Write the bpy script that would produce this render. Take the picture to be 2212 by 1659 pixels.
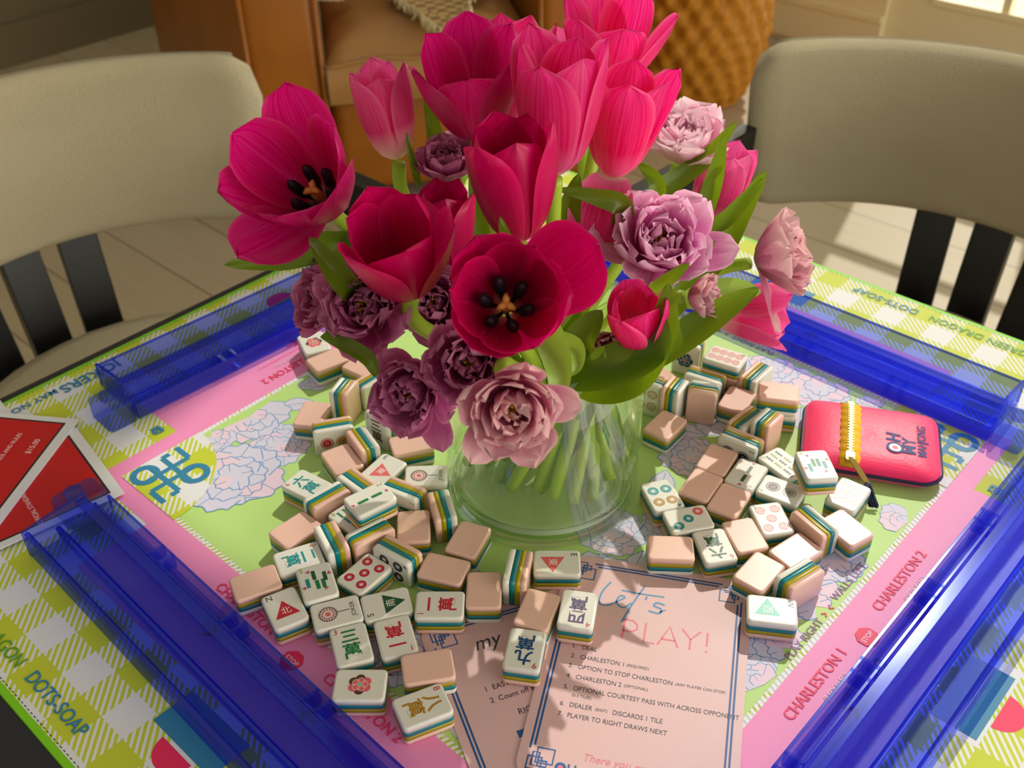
import bpy, math, random
from mathutils import Vector, Matrix, Quaternion, noise
random.seed(7)
for _o in list(bpy.data.objects): bpy.data.objects.remove(_o)
SC = bpy.context.scene
COL = SC.collection
# ------------------------------------------------------------------ camera
W, H = 2212, 1659
Z0 = 0.75                                   # height of the mat surface above the floor
FPX = 2285.98
PITCH, ROLL = 0.646525, -0.0143654
CAM = Vector((-0.0362, -0.6258, Z0 + 0.5468))
FW = Vector((0, math.cos(PITCH), -math.sin(PITCH)))
_rt = Vector((1, 0, 0)); _up = _rt.cross(FW)
RT = math.cos(ROLL) * _rt + math.sin(ROLL) * _up
UP = -math.sin(ROLL) * _rt + math.cos(ROLL) * _up
cd = bpy.data.cameras.new('camera'); cam = bpy.data.objects.new('camera', cd); COL.objects.link(cam)
cd.sensor_width = 36; cd.lens = 36 * FPX / W; cd.clip_start = 0.02; cd.clip_end = 60
m3 = Matrix((RT, UP, -FW)).transposed()
cam.matrix_world = Matrix.Translation(CAM) @ m3.to_4x4()
SC.camera = cam
cd.dof.use_dof = True; cd.dof.focus_distance = 0.66; cd.dof.aperture_fstop = 12
# ------------------------------------------------------------------ world, sun, exposure
wd = bpy.data.worlds.new('world'); SC.world = wd; wd.use_nodes = True
bg = wd.node_tree.nodes['Background']
# low bright band to camera right, added to light the left chair; the rest of the surroundings is the dimmer house interior
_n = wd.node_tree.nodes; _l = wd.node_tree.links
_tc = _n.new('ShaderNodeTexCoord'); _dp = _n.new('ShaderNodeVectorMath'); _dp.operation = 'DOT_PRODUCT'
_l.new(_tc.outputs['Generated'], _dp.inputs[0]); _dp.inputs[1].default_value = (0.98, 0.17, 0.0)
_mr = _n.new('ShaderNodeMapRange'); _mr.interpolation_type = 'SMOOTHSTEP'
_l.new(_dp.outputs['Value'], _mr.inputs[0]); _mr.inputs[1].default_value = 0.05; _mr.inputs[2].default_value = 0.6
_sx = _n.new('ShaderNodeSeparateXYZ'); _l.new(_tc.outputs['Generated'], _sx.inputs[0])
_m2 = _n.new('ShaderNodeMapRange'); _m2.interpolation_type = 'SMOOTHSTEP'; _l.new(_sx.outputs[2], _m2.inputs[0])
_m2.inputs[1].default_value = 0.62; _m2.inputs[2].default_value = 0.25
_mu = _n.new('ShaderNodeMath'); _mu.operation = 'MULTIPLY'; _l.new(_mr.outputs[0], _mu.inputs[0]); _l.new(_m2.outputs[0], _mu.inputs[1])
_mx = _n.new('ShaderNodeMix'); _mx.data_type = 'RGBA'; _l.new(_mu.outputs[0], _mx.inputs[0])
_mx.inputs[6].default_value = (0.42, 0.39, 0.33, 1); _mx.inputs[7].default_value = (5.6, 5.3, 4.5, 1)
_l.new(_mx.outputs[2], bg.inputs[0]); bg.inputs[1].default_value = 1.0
SUN_D = Vector((-0.451, -0.892, -0.98)).normalized()
sl = bpy.data.lights.new('sun', 'SUN'); sun = bpy.data.objects.new('sun', sl); COL.objects.link(sun)
sl.energy = 4.5; sl.color = (1.0, 0.95, 0.88); sl.angle = 0.0093
sun.rotation_euler = SUN_D.to_track_quat('-Z', 'Y').to_euler(); sun.location = (2, 4, 5)
SC.view_settings.view_transform = 'Standard'; SC.view_settings.look = 'None'
SC.view_settings.gamma = 1; SC.view_settings.use_curve_mapping = False
SC.view_settings.exposure = 0.0
SC.cycles.transparent_max_bounces = 40
SC.cycles.max_bounces = 14
SC.cycles.sample_clamp_indirect = 4

# ------------------------------------------------------------------ pixel -> world helpers
def ray(px, py):
    return FW + RT * ((px - W / 2) / FPX) - UP * ((py - H / 2) / FPX)
def at(px, py, z=0.0):                     # point where the pixel's ray meets height z above the mat
    d = ray(px, py); t = (Z0 + z - CAM.z) / d.z
    return CAM + d * t
def atY(px, py, y):                        # point of the ray at world depth y
    d = ray(px, py); t = (y - CAM.y) / d.y
    return CAM + d * t
TH = -0.746264                              # the table is turned by this angle
RZ = Matrix.Rotation(TH, 4, 'Z')
def M2W(x, y, z=0.0):
    return RZ @ Vector((x, y, 0)) + Vector((0, 0, z))

# ------------------------------------------------------------------ materials
def lin(r, g, b):
    f = lambda c: (c / 255) / 12.92 if c / 255 < 0.04045 else ((c / 255 + 0.055) / 1.055) ** 2.4
    return (f(r), f(g), f(b), 1)
class NT:
    def __init__(s, name):
        s.m = bpy.data.materials.new(name); s.m.use_nodes = True; s.t = s.m.node_tree
        s.b = s.t.nodes['Principled BSDF']; s.out = s.t.nodes['Material Output']
    def n(s, typ, ins=None, **kw):
        nd = s.t.nodes.new(typ)
        for k, v in kw.items(): setattr(nd, k, v)
        for k, v in (ins or {}).items(): s.set(nd.inputs[k], v)
        return nd
    def set(s, sock, v):
        if isinstance(v, bpy.types.NodeSocket): s.t.links.new(v, sock)
        else: sock.default_value = v
    def math(s, op, a, b=0.0, c=None):
        nd = s.t.nodes.new('ShaderNodeMath'); nd.operation = op
        s.set(nd.inputs[0], a); s.set(nd.inputs[1], b)
        if c is not None: s.set(nd.inputs[2], c)
        return nd.outputs[0]
    def mix(s, f, a, b):
        nd = s.t.nodes.new('ShaderNodeMix'); nd.data_type = 'RGBA'
        s.set(nd.inputs[0], f); s.set(nd.inputs[6], a); s.set(nd.inputs[7], b)
        return nd.outputs[2]
    def ramp(s, f, stops):
        nd = s.t.nodes.new('ShaderNodeValToRGB'); s.set(nd.inputs[0], f)
        e = nd.color_ramp.elements
        while len(e) < len(stops): e.new(0.5)
        for i, (p, c) in enumerate(stops): e[i].position = p; e[i].color = c
        return nd.outputs[0]
    def base(s, v, rough=0.5, spec=0.5):
        s.set(s.b.inputs['Base Color'], v); s.b.inputs['Roughness'].default_value = rough
        s.b.inputs['Specular IOR Level'].default_value = spec
    def bump(s, h, strength=0.3, dist=0.001):
        nd = s.n('ShaderNodeBump', {'Strength': strength, 'Distance': dist, 'Height': h})
        s.t.links.new(nd.outputs[0], s.b.inputs['Normal'])
MATS = {}
def plain(name, col, rough=0.5, spec=0.5, metal=0.0):
    if name in MATS: return MATS[name]
    k = NT(name)
    nz = k.n('ShaderNodeTexNoise', {'Scale': 60.0, 'Detail': 3.0})
    c2 = tuple(c * 0.93 for c in col[:3]) + (1,)
    k.base(k.mix(nz.outputs[0], col, c2), rough, spec); k.b.inputs['Metallic'].default_value = metal
    MATS[name] = k.m; return k.m
def petal_mat(name, stops, streak, trans=0.5, rough=0.4):
    k = NT(name)
    uv = k.n('ShaderNodeUVMap'); sp = k.n('ShaderNodeSeparateXYZ', {0: uv.outputs[0]})
    mp = k.n('ShaderNodeMapping', {0: uv.outputs[0], 'Scale': (26.0, 1.3, 1.0)})
    nz = k.n('ShaderNodeTexNoise', {'Vector': mp.outputs[0], 'Scale': 1.0, 'Detail': 3.0})
    oi = k.n('ShaderNodeObjectInfo')
    c = k.ramp(sp.outputs[1], stops)
    f = k.math('MULTIPLY', k.math('SUBTRACT', nz.outputs[0], 0.42), 1.6)
    f = k.math('MULTIPLY', k.math('MAXIMUM', k.math('MINIMUM', f, 0.6), 0.0), 0.5)
    c = k.mix(f, c, streak)
    e = k.math('POWER', k.math('ABSOLUTE', k.math('SUBTRACT', k.math('MULTIPLY', sp.outputs[0], 2.0), 1.0)), 9.0)
    c = k.mix(k.math('MULTIPLY', e, 0.45), c, streak)
    hs = k.n('ShaderNodeHueSaturation', {'Value': k.math('ADD', 0.86, k.math('MULTIPLY', oi.outputs['Random'], 0.28)), 'Color': c})
    c = hs.outputs[0]
    k.base(c, rough, 0.35)
    tr = k.n('ShaderNodeBsdfTranslucent', {'Color': c})
    mx = k.n('ShaderNodeMixShader', {0: trans, 1: k.b.outputs[0], 2: tr.outputs[0]})
    bp = k.n('ShaderNodeBump', {'Strength': 0.25, 'Distance': 0.0006, 'Height': nz.outputs[0]})
    k.t.links.new(bp.outputs[0], k.b.inputs['Normal'])
    k.t.links.new(mx.outputs[0], k.out.inputs[0]); MATS[name] = k.m; return k.m
def clear_mat(name, col, gloss_rough, fac_face, fac_edge, blend=0.35, gcol=(1, 1, 1, 1)):
    k = NT(name)
    tr = k.n('ShaderNodeBsdfTransparent', {'Color': col})
    gl = k.n('ShaderNodeBsdfGlossy', {'Color': gcol, 'Roughness': gloss_rough})
    lw = k.n('ShaderNodeLayerWeight', {'Blend': blend})
    f = k.math('ADD', fac_face, k.math('MULTIPLY', lw.outputs['Fresnel'], fac_edge - fac_face))
    mx = k.n('ShaderNodeMixShader', {0: f, 1: tr.outputs[0], 2: gl.outputs[0]})
    k.t.links.new(mx.outputs[0], k.out.inputs[0]); MATS[name] = k.m; return k.m

# ------------------------------------------------------------------ geometry builder
_TXT = {}
def text2d(body, bold=0.0):
    key = (body, bold)
    if key not in _TXT:
        c = bpy.data.curves.new('txt', 'FONT'); c.body = body; c.align_x = 'CENTER'; c.align_y = 'CENTER'
        c.resolution_u = 3; c.offset = bold; c.fill_mode = 'FRONT'
        o = bpy.data.objects.new('txt', c); COL.objects.link(o)
        me = o.to_mesh()
        _TXT[key] = ([(v.co.x, v.co.y) for v in me.vertices], [tuple(p.vertices) for p in me.polygons])
        o.to_mesh_clear(); bpy.data.objects.remove(o); bpy.data.curves.remove(c)
    return _TXT[key]
class G:
    def __init__(s): s.v = []; s.f = []; s.m = []; s.uv = None
    def add(s, vs, fs, mi=0):
        o = len(s.v); s.v += [tuple(v) for v in vs]
        for f in fs: s.f.append(tuple(o + i for i in f)); s.m.append(mi)
    def poly(s, pts, z=0.0, mi=0):
        s.add([(p[0], p[1], z if len(p) < 3 else p[2]) for p in pts], [tuple(range(len(pts)))], mi)
    def line(s, pts, w, z=0.0, mi=0, closed=False):
        n = len(pts); L = []; Rr = []
        for i in range(n):
            a = pts[(i - 1) % n] if (closed or i > 0) else pts[i]
            b = pts[(i + 1) % n] if (closed or i < n - 1) else pts[i]
            dx, dy = b[0] - a[0], b[1] - a[1]; l = math.hypot(dx, dy) or 1
            nx, ny = -dy / l * w / 2, dx / l * w / 2
            L.append((pts[i][0] + nx, pts[i][1] + ny, z)); Rr.append((pts[i][0] - nx, pts[i][1] - ny, z))
        fs = []
        for i in range(n if closed else n - 1):
            j = (i + 1) % n; fs.append((i, n + i, n + j, j))
        s.add(L + Rr, fs, mi)
    def ring(s, cx, cy, r0, r1, z=0.0, mi=0, n=20, a0=0.0, a1=6.28319):
        full = abs(a1 - a0) > 6.28
        k = n if full else n + 1
        a = [a0 + (a1 - a0) * i / n for i in range(k)]
        if r0 <= 0:
            pts = [(cx + r1 * math.cos(t), cy + r1 * math.sin(t), z) for t in a]
            s.add(pts, [tuple(range(k))], mi); return
        vs = [(cx + r0 * math.cos(t), cy + r0 * math.sin(t), z) for t in a] + [(cx + r1 * math.cos(t), cy + r1 * math.sin(t), z) for t in a]
        s.add(vs, [(i, k + i, k + (i + 1) % k, (i + 1) % k) for i in range(n)], mi)
    def text(s, body, x, y, size, rot=0.0, z=0.0, mi=0, bold=0.0, sx=1.0, align='C', shear=0.0):
        vs, fs = text2d(body, bold)
        if not vs: return
        if align != 'C':
            x0 = min(v[0] for v in vs); x1 = max(v[0] for v in vs); off = -x0 if align == 'L' else -x1
        else: off = 0
        c, sn = math.cos(rot), math.sin(rot); out = []
        for (a, b) in vs:
            a = (a + off + shear * b) * size * sx; b = b * size
            out.append((x + a * c - b * sn, y + a * sn + b * c, z))
        s.add(out, fs, mi)
    def box(s, c, d, mi=0, rz=0.0):
        cx, cy, cz = c; hx, hy, hz = d[0] / 2, d[1] / 2, d[2] / 2; co, si = math.cos(rz), math.sin(rz)
        vs = []
        for z in (-hz, hz):
            for x, y in ((-hx, -hy), (hx, -hy), (hx, hy), (-hx, hy)):
                vs.append((cx + x * co - y * si, cy + x * si + y * co, cz + z))
        s.add(vs, [(3, 2, 1, 0), (4, 5, 6, 7), (0, 1, 5, 4), (1, 2, 6, 5), (2, 3, 7, 6), (3, 0, 4, 7)], mi)
    def loft(s, rings, mi=0, cap0=True, cap1=True, closed=True):
        n = len(rings[0]); o = len(s.v)
        for r in rings: s.v += [tuple(p) for p in r]
        for k in range(len(rings) - 1):
            for i in range(n if closed else n - 1):
                j = (i + 1) % n
                s.f.append((o + k * n + i, o + k * n + j, o + (k + 1) * n + j, o + (k + 1) * n + i)); s.m.append(mi)
        if cap0: s.f.append(tuple(o + i for i in reversed(range(n)))); s.m.append(mi)
        if cap1: s.f.append(tuple(o + (len(rings) - 1) * n + i for i in range(n))); s.m.append(mi)
    def tube(s, pts, rad, n=8, mi=0):
        pts = [Vector(p) for p in pts]; rings = []; ref = None
        for i, p in enumerate(pts):
            t = (pts[min(i + 1, len(pts) - 1)] - pts[max(i - 1, 0)]).normalized()
            if ref is None:
                ref = t.orthogonal().normalized()
            ref = (ref - t * ref.dot(t)).normalized(); b = t.cross(ref)
            r = rad[i] if isinstance(rad, (list, tuple)) else rad
            rings.append([p + (ref * math.cos(a) + b * math.sin(a)) * r for a in [6.28319 * k / n for k in range(n)]])
        s.loft(rings, mi)
    def sphere(s, c, r, n=10, mi=0):
        if not isinstance(r, (tuple, list)): r = (r, r, r)
        rings = []
        for i in range(1, n // 2 + 1):
            a = math.pi * i / (n // 2 + 1)
            rings.append([(c[0] + r[0] * math.sin(a) * math.cos(t), c[1] + r[1] * math.sin(a) * math.sin(t), c[2] - r[2] * math.cos(a)) for t in [6.28319 * k / n for k in range(n)]])
        s.loft(rings, mi)
    def xf(s, mat, start=0):
        for i in range(start, len(s.v)): s.v[i] = tuple(mat @ Vector(s.v[i]))
    def mesh(s, name, mats, smooth=False):
        me = bpy.data.meshes.new(name); me.from_pydata(s.v, [], s.f)
        for m in mats: me.materials.append(m)
        me.polygons.foreach_set('material_index', s.m)
        if smooth: me.polygons.foreach_set('use_smooth', [True] * len(s.f))
        if s.uv:
            ul = me.uv_layers.new(name='UVMap')
            for lp in me.loops: ul.data[lp.index].uv = s.uv[lp.vertex_index]
        me.update(); return me
def link(name, me, parent=None, label=None):
    o = bpy.data.objects.new(name, me); COL.objects.link(o)
    if parent is not None: o.parent = parent
    if label: o['label'] = label
    return o
def part(name, g, mats, parent=None, smooth=False, label=None, bevel=0, sub=0):
    if not isinstance(mats, (list, tuple)): mats = [mats]
    o = link(name, g.mesh(name, mats, smooth), parent, label)
    if bevel:
        b = o.modifiers.new('bevel', 'BEVEL'); b.width = bevel; b.segments = 2; b.limit_method = 'ANGLE'
    if sub:
        b = o.modifiers.new('sub', 'SUBSURF'); b.levels = sub; b.render_levels = sub
    return o
def tag(o, label, cat, group=None, kind=None):
    if label: o['label'] = label
    if cat: o['category'] = cat
    if group: o['group'] = group
    if kind: o['kind'] = kind
    return o
def thing(name, label, cat, loc=(0, 0, 0), rz=0.0, group=None):
    o = bpy.data.objects.new(name, None); COL.objects.link(o); o.empty_display_size = 0.02
    o.location = loc; o.rotation_euler = (0, 0, rz)
    return tag(o, label, cat, group)
def struct(name, g, mats, parent=None, smooth=False):
    o = part(name, g, mats, parent, smooth)
    if parent is None: o['kind'] = 'structure'
    return o
def rrect(hx, hy, r, n=4):
    pts = []
    for cx, cy, a0 in ((hx - r, hy - r, 0), (-hx + r, hy - r, 1), (-hx + r, -hy + r, 2), (hx - r, -hy + r, 3)):
        for i in range(n + 1):
            a = (a0 + i / n) * math.pi / 2
            pts.append((cx + r * math.cos(a), cy + r * math.sin(a)))
    return pts
def catmull(P, k=6):
    P = [Vector(p) for p in P]; out = []
    for i in range(len(P) - 1):
        a = P[max(i - 1, 0)]; b = P[i]; c = P[i + 1]; d = P[min(i + 2, len(P) - 1)]
        for j in range(k):
            t = j / k
            out.append(0.5 * ((2 * b) + (c - a) * t + (2 * a - 5 * b + 4 * c - d) * t * t + (3 * b - a - 3 * c + d) * t ** 3))
    out.append(P[-1]); return out

# ================================================================== ROOM
WALLC = lin(226, 208, 164)
mw = plain('cream_wall_paint', lin(240, 224, 180), 0.7, 0.2)
k = NT('floor_oak')
tc = k.n('ShaderNodeTexCoord')
mp = k.n('ShaderNodeMapping', {0: tc.outputs['Object'], 'Rotation': (0, 0, 0.0)})
br = k.n('ShaderNodeTexBrick', {'Vector': mp.outputs[0], 'Color1': (0.54, 0.45, 0.30, 1), 'Color2': (0.50, 0.41, 0.26, 1), 'Mortar': (0.27, 0.2, 0.12, 1), 'Scale': 1.0, 'Mortar Size': 0.003, 'Brick Width': 1.4, 'Row Height': 0.19})
nz = k.n('ShaderNodeTexNoise', {'Vector': k.n('ShaderNodeMapping', {0: tc.outputs['Object'], 'Scale': (3.0, 40.0, 1.0)}).outputs[0], 'Scale': 1.5, 'Detail': 4.0})
k.base(k.mix(k.math('MULTIPLY', nz.outputs[0], 0.35), br.outputs[0], (0.25, 0.18, 0.1, 1)), 0.45, 0.3)
m_floor = k.m
g = G(); g.box((0.2, 0.6, -0.02), (8.0, 7.0, 0.04))
fl = struct('floor', g, m_floor); fl.rotation_euler = (0, 0, TH)
# right wall: plane Y = 2.92 in the table's frame, with a tall window wall
def mbox(g, x0, x1, y0, y1, z0, z1, mi=0): g.box(((x0 + x1) / 2, (y0 + y1) / 2, (z0 + z1) / 2), (x1 - x0, y1 - y0, z1 - z0), mi)
WY = 2.92
g = G()
mbox(g, -3.4, -1.62, WY, WY + 0.12, 0, 4.9)
mbox(g, -1.62, -1.06, WY, WY + 0.12, 0, 0.30)
mbox(g, -1.62, -1.21, WY, WY + 0.12, 2.15, 4.9)
mbox(g, -1.14, -1.06, WY, WY + 0.12, 0.30, 2.15)
mbox(g, -1.21, 1.2, WY, WY + 0.12, 2.15, 2.6)
mbox(g, -1.21, 1.2, WY, WY + 0.12, 4.10, 4.9)
mbox(g, 0.9, 3.4, WY, WY + 0.12, 0, 2.15)
mbox(g, 1.2, 3.4, WY, WY + 0.12, 2.15, 4.9)
o = struct('wall_right', g, mw); o.rotation_euler = (0, 0, TH)
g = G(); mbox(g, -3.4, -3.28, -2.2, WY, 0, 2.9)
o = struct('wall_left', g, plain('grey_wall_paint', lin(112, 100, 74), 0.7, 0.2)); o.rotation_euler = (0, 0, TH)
mtrim = plain('cream_trim', lin(244, 228, 184), 0.5, 0.3)
g = G(); mbox(g, -3.28, -1.06, WY - 0.016, WY - 0.001, 0.02, 0.135); mbox(g, -3.28, -1.06, WY - 0.022, WY - 0.001, 0.135, 0.155)
o = struct('baseboard_right', g, mtrim); o.rotation_euler = (0, 0, TH)
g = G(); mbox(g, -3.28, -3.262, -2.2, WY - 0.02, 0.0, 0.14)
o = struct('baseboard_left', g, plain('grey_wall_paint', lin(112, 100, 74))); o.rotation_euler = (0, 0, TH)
g = G(); mbox(g, -3.28, -3.245, 0.4, WY - 0.3, 0.47, 0.505); mbox(g, -3.28, -3.25, 0.4, WY - 0.3, 0.505, 0.515)
o = struct('trim_1', g, plain('pale_trim', lin(226, 212, 150))); o.rotation_euler = (0, 0, TH)
# french doors
m_pane = clear_mat('window_pane', (0.97, 0.98, 0.97, 1), 0.02, 0.04, 0.4)
mdoor = plain('cream_door_paint', lin(246, 232, 190), 0.45, 0.35)
def french_door(x0, x1, nm):
    g = G(); y0, y1 = WY + 0.02, WY + 0.065
    mbox(g, x0, x0 + 0.14, y0, y1, 0.01, 2.14); mbox(g, x1 - 0.14, x1, y0, y1, 0.01, 2.14)
    mbox(g, x0 + 0.14, x1 - 0.14, y0, y1, 0.01, 0.215); mbox(g, x0 + 0.14, x1 - 0.14, y0, y1, 2.0, 2.14)
    d = struct(nm, g, mdoor); d.rotation_euler = (0, 0, TH)
    g = G(); a, b = x0 + 0.14, x1 - 0.14; n = 3
    for i in range(1, n):
        x = a + (b - a) * i / n; mbox(g, x - 0.012, x + 0.012, y0 + 0.005, y1 - 0.005, 0.215, 2.0)
    for j in range(1, 5):
        z = 0.215 + 1.785 * j / 5; mbox(g, a, b, y0 + 0.005, y1 - 0.005, z - 0.012, z + 0.012)
    mbox(g, a, b, y0 - 0.006, y0, 0.215, 0.235)
    part('muntin', g, mdoor, d)
    g = G(); mbox(g, a, b, y0 + 0.02, y0 + 0.024, 0.215, 2.0); part('pane', g, m_pane, d)
    return d
french_door(-1.06, -0.10, 'door_1'); french_door(-0.08, 0.88, 'door_2')
g = G()
for a in (-1.62, -1.165): mbox(g, a, a + 0.03, WY + 0.02, WY + 0.07, 0.3, 2.15)
for z in (0.3, 2.12): mbox(g, -1.59, -1.165, WY + 0.02, WY + 0.07, z, z + 0.03)
mbox(g, -1.59, -1.165, WY + 0.03, WY + 0.06, 1.2, 1.224)
o = struct('window_1', g, mdoor); o.rotation_euler = (0, 0, TH)
g = G(); mbox(g, -1.59, -1.165, WY + 0.042, WY + 0.046, 0.33, 2.12); part('pane', g, m_pane, o)
g = G()
mbox(g, -1.21, -1.175, WY + 0.02, WY + 0.07, 2.6, 4.1); mbox(g, 1.165, 1.2, WY + 0.02, WY + 0.07, 2.6, 4.1)
mbox(g, -1.175, 1.165, WY + 0.02, WY + 0.07, 2.6, 2.64); mbox(g, -1.175, 1.165, WY + 0.02, WY + 0.07, 4.06, 4.1)
o = struct('window_2', g, mdoor); o.rotation_euler = (0, 0, TH)
g = G(); mbox(g, -1.175, 1.165, WY + 0.042, WY + 0.046, 2.64, 4.06); part('pane', g, m_pane, o)

# ================================================================== LEATHER ARMCHAIR
k = NT('tan_leather')
nz = k.n('ShaderNodeTexNoise', {'Scale': 3.0, 'Detail': 5.0}); vo = k.n('ShaderNodeTexVoronoi', {'Scale': 220.0})
k.base(k.mix(nz.outputs[0], lin(170, 100, 14), lin(128, 72, 10)), 0.42, 0.45); k.bump(vo.outputs[0], 0.15, 0.002)
m_leather = k.m
k = NT('brown_seat_leather')
nz = k.n('ShaderNodeTexNoise', {'Scale': 4.0, 'Detail': 5.0})
k.base(k.mix(nz.outputs[0], lin(172, 126, 72), lin(150, 106, 58)), 0.45, 0.4); m_seatl = k.m
AR = 0.17
arm = thing('armchair', 'tan leather armchair with rounded arms behind the table, left of the woven basket', 'armchair', (-0.645, 1.80, 0), AR)
def softbox(g, x0, x1, y0, y1, z0, z1, r=0.05, n=4):
    rings = []
    hx, hy = (x1 - x0) / 2, (y1 - y0) / 2; cx, cy = (x0 + x1) / 2, (y0 + y1) / 2
    for i in range(n + 1):
        a = math.pi / 2 * i / n; ins = r * (1 - math.sin(a)); z = z0 + r * (1 - math.cos(a))
        rings.append([(cx + p[0], cy + p[1], z) for p in rrect(hx - ins, hy - ins, max(r - ins, 0.004) + 0.01)])
    for i in range(n + 1):
        a = math.pi / 2 * (1 - i / n); ins = r * (1 - math.sin(a)); z = z1 - r * (1 - math.cos(a))
        rings.append([(cx + p[0], cy + p[1], z) for p in rrect(hx - ins, hy - ins, max(r - ins, 0.004) + 0.01)])
    g.loft(rings)
def wedge_arm(g, pts, z0, z1, r=0.05):
    cx = sum(p[0] for p in pts) / len(pts); cy = sum(p[1] for p in pts) / len(pts); rings = []
    for ins, z in ((0.02, z0), (0, z0 + 0.02), (0, z1 - r), (0.015, z1 - r * 0.4), (0.05, z1)):
        rings.append([(p[0] + (cx - p[0]) * ins * 4, p[1] + (cy - p[1]) * ins * 1.2, z) for p in pts])
    g.loft(rings)
def rc(pts, r=0.03, n=4):                 # round the corners of a plan polygon
    out = []
    N = len(pts)
    for i in range(N):
        p = Vector((*pts[i], 0)); a = Vector((*pts[i - 1], 0)); b = Vector((*pts[(i + 1) % N], 0))
        da = (a - p).normalized(); db = (b - p).normalized()
        for j in range(n + 1):
            t = j / n; q = (p + da * r) * (1 - t) ** 2 + p * 2 * t * (1 - t) + (p + db * r) * t * t
            out.append((q.x, q.y))
    return out
g = G(); wedge_arm(g, rc([(0, 0), (0.175, 0.0), (0.175, 0.85), (-0.32, 0.85)]), 0.05, 0.64); o = part('arm', g, m_leather, arm, True)
g = G(); wedge_arm(g, rc([(0.70, 0.0), (0.855, 0.0), (1.02, 0.85), (0.70, 0.85)]), 0.05, 0.64); part('arm', g, m_leather, arm, True)
for xx in (0.004, 0.172, 0.70, 0.852):
    g = G(); g.tube([(xx, -0.004, 0.06), (xx, -0.004, 0.58)], 0.006); part('piping', g, m_leather, arm, True)
g = G(); softbox(g, 0.18, 0.695, 0.02, 0.75, 0.05, 0.30, 0.03); part('seat_base', g, m_leather, arm, True)
g = G(); rows = []
nx, ny = 24, 24
for j in range(ny + 1):
    for i in range(nx + 1):
        u, v = i / nx, j / ny
        x = 0.182 + 0.512 * u; y = -0.012 + 0.72 * v
        e = min(u, 1 - u, v * 1.4, (1 - v)) * 2
        z = 0.395 + 0.065 * min(1, e * 3) ** 0.5 + 0.012 * math.sin(math.pi * u)
        z += 0.012 * noise.noise(Vector((x * 9, y * 14 + x * 8, 3))) * (1 - 0.3 * u)
        z += 0.010 * math.sin(26 * (y + 0.7 * x)) * max(0, 0.5 - u) * min(1, 4 * u) * (1 if v > 0.15 else 0.3)
        rows.append((x, y, z))
g.add(rows, [(j * (nx + 1) + i, j * (nx + 1) + i + 1, (j + 1) * (nx + 1) + i + 1, (j + 1) * (nx + 1) + i) for j in range(ny) for i in range(nx)])
fr = [(0.182 + 0.512 * i / nx, -0.012 - 0.012 * math.sin(math.pi * t), 0.30 + (rows[i][2] - 0.30) * t) for t in (0, .25, .5, .75, 1) for i in range(nx + 1)]
g.add(fr, [(j * (nx + 1) + i, j * (nx + 1) + i + 1, (j + 1) * (nx + 1) + i + 1, (j + 1) * (nx + 1) + i) for j in range(4) for i in range(nx)])
cu = part('seat_cushion', g, m_seatl, arm, True)
g = G(); g.tube([(0.182 + 0.512 * i / nx, -0.016, rows[i][2] + 0.001) for i in range(nx + 1)], 0.005); part('piping', g, m_seatl, cu, True)
g = G(); softbox(g, 0.175, 0.70, 0.66, 0.86, 0.30, 0.92, 0.06); part('backrest', g, m_leather, arm, True)
for xx, yy in ((0.06, 0.06), (0.80, 0.06), (0.0, 0.78), (0.86, 0.78)):
    g = G(); g.tube([(xx, yy, 0), (xx, yy, 0.06)], 0.022); part('foot', g, plain('dark_wood', lin(30, 20, 14)), arm, True)
# throw blanket lying over the cushion
k = NT('woven_throw')
tc = k.n('ShaderNodeTexCoord')
ck = k.n('ShaderNodeTexChecker', {'Vector': tc.outputs['Object'], 'Color1': lin(220, 184, 124), 'Color2': lin(136, 90, 38), 'Scale': 44.0})
wv = k.n('ShaderNodeTexWave', {'Scale': 90.0, 'Distortion': 3.0})
k.base(k.mix(k.math('MULTIPLY', wv.outputs[0], 0.5), ck.outputs[0], lin(222, 200, 150)), 0.9, 0.1); k.bump(wv.outputs[0], 0.5, 0.003)
tb = thing('throw_blanket', 'beige checked woven throw blanket with cream fringe on the leather armchair seat', 'blanket', (-0.645, 1.80, 0), AR)
g = G(); n = 16; q = []
_ai = (Matrix.Translation((-0.645, 1.80, 0)) @ Matrix.Rotation(AR, 4, 'Z')).inverted()
def seat_xy(px, py): v = _ai @ at(px, py, 0.478 - Z0); return (v.x, v.y)
A, B, C, D_ = seat_xy(835, 0), seat_xy(985, 112), seat_xy(1035, -25), seat_xy(850, -70)
for j in range(n + 1):
    for i in range(n + 1):
        u, v = i / n, j / n
        x = (A[0] * (1 - u) + B[0] * u) * (1 - v) + (D_[0] * (1 - u) + C[0] * u) * v
        y = (A[1] * (1 - u) + B[1] * u) * (1 - v) + (D_[1] * (1 - u) + C[1] * u) * v
        q.append((x, y, 0.500 + 0.006 * noise.noise(Vector((x * 9, y * 9, 1))) + 0.03 * max(0, v - 0.5)))
g.add(q, [(j * (n + 1) + i, j * (n + 1) + i + 1, (j + 1) * (n + 1) + i + 1, (j + 1) * (n + 1) + i) for j in range(n) for i in range(n)])
o = part('cloth', g, k.m, tb, True); so = o.modifiers.new('thick', 'SOLIDIFY'); so.thickness = 0.008
g = G()
for (q0, q1, nn) in ((seat_xy(684, -6), seat_xy(736, -4), 26), (seat_xy(1008, -14), seat_xy(1046, -16), 16), (A, B, 34), (B, C, 22)):
    for i in range(nn):
        t = i / (nn - 1); x = q0[0] + (q1[0] - q0[0]) * t; y = q0[1] + (q1[1] - q0[1]) * t; L = 0.055 if nn in (26, 16) else 0.016
        g.tube([(x, y + 0.01, 0.505), (x + random.uniform(-.008, .008), y - L * .5, 0.500), (x + random.uniform(-.012, .012), y - L, 0.488)], [0.005, 0.005, 0.002] if L > .03 else [.003, .003, .0015], 5)
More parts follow.
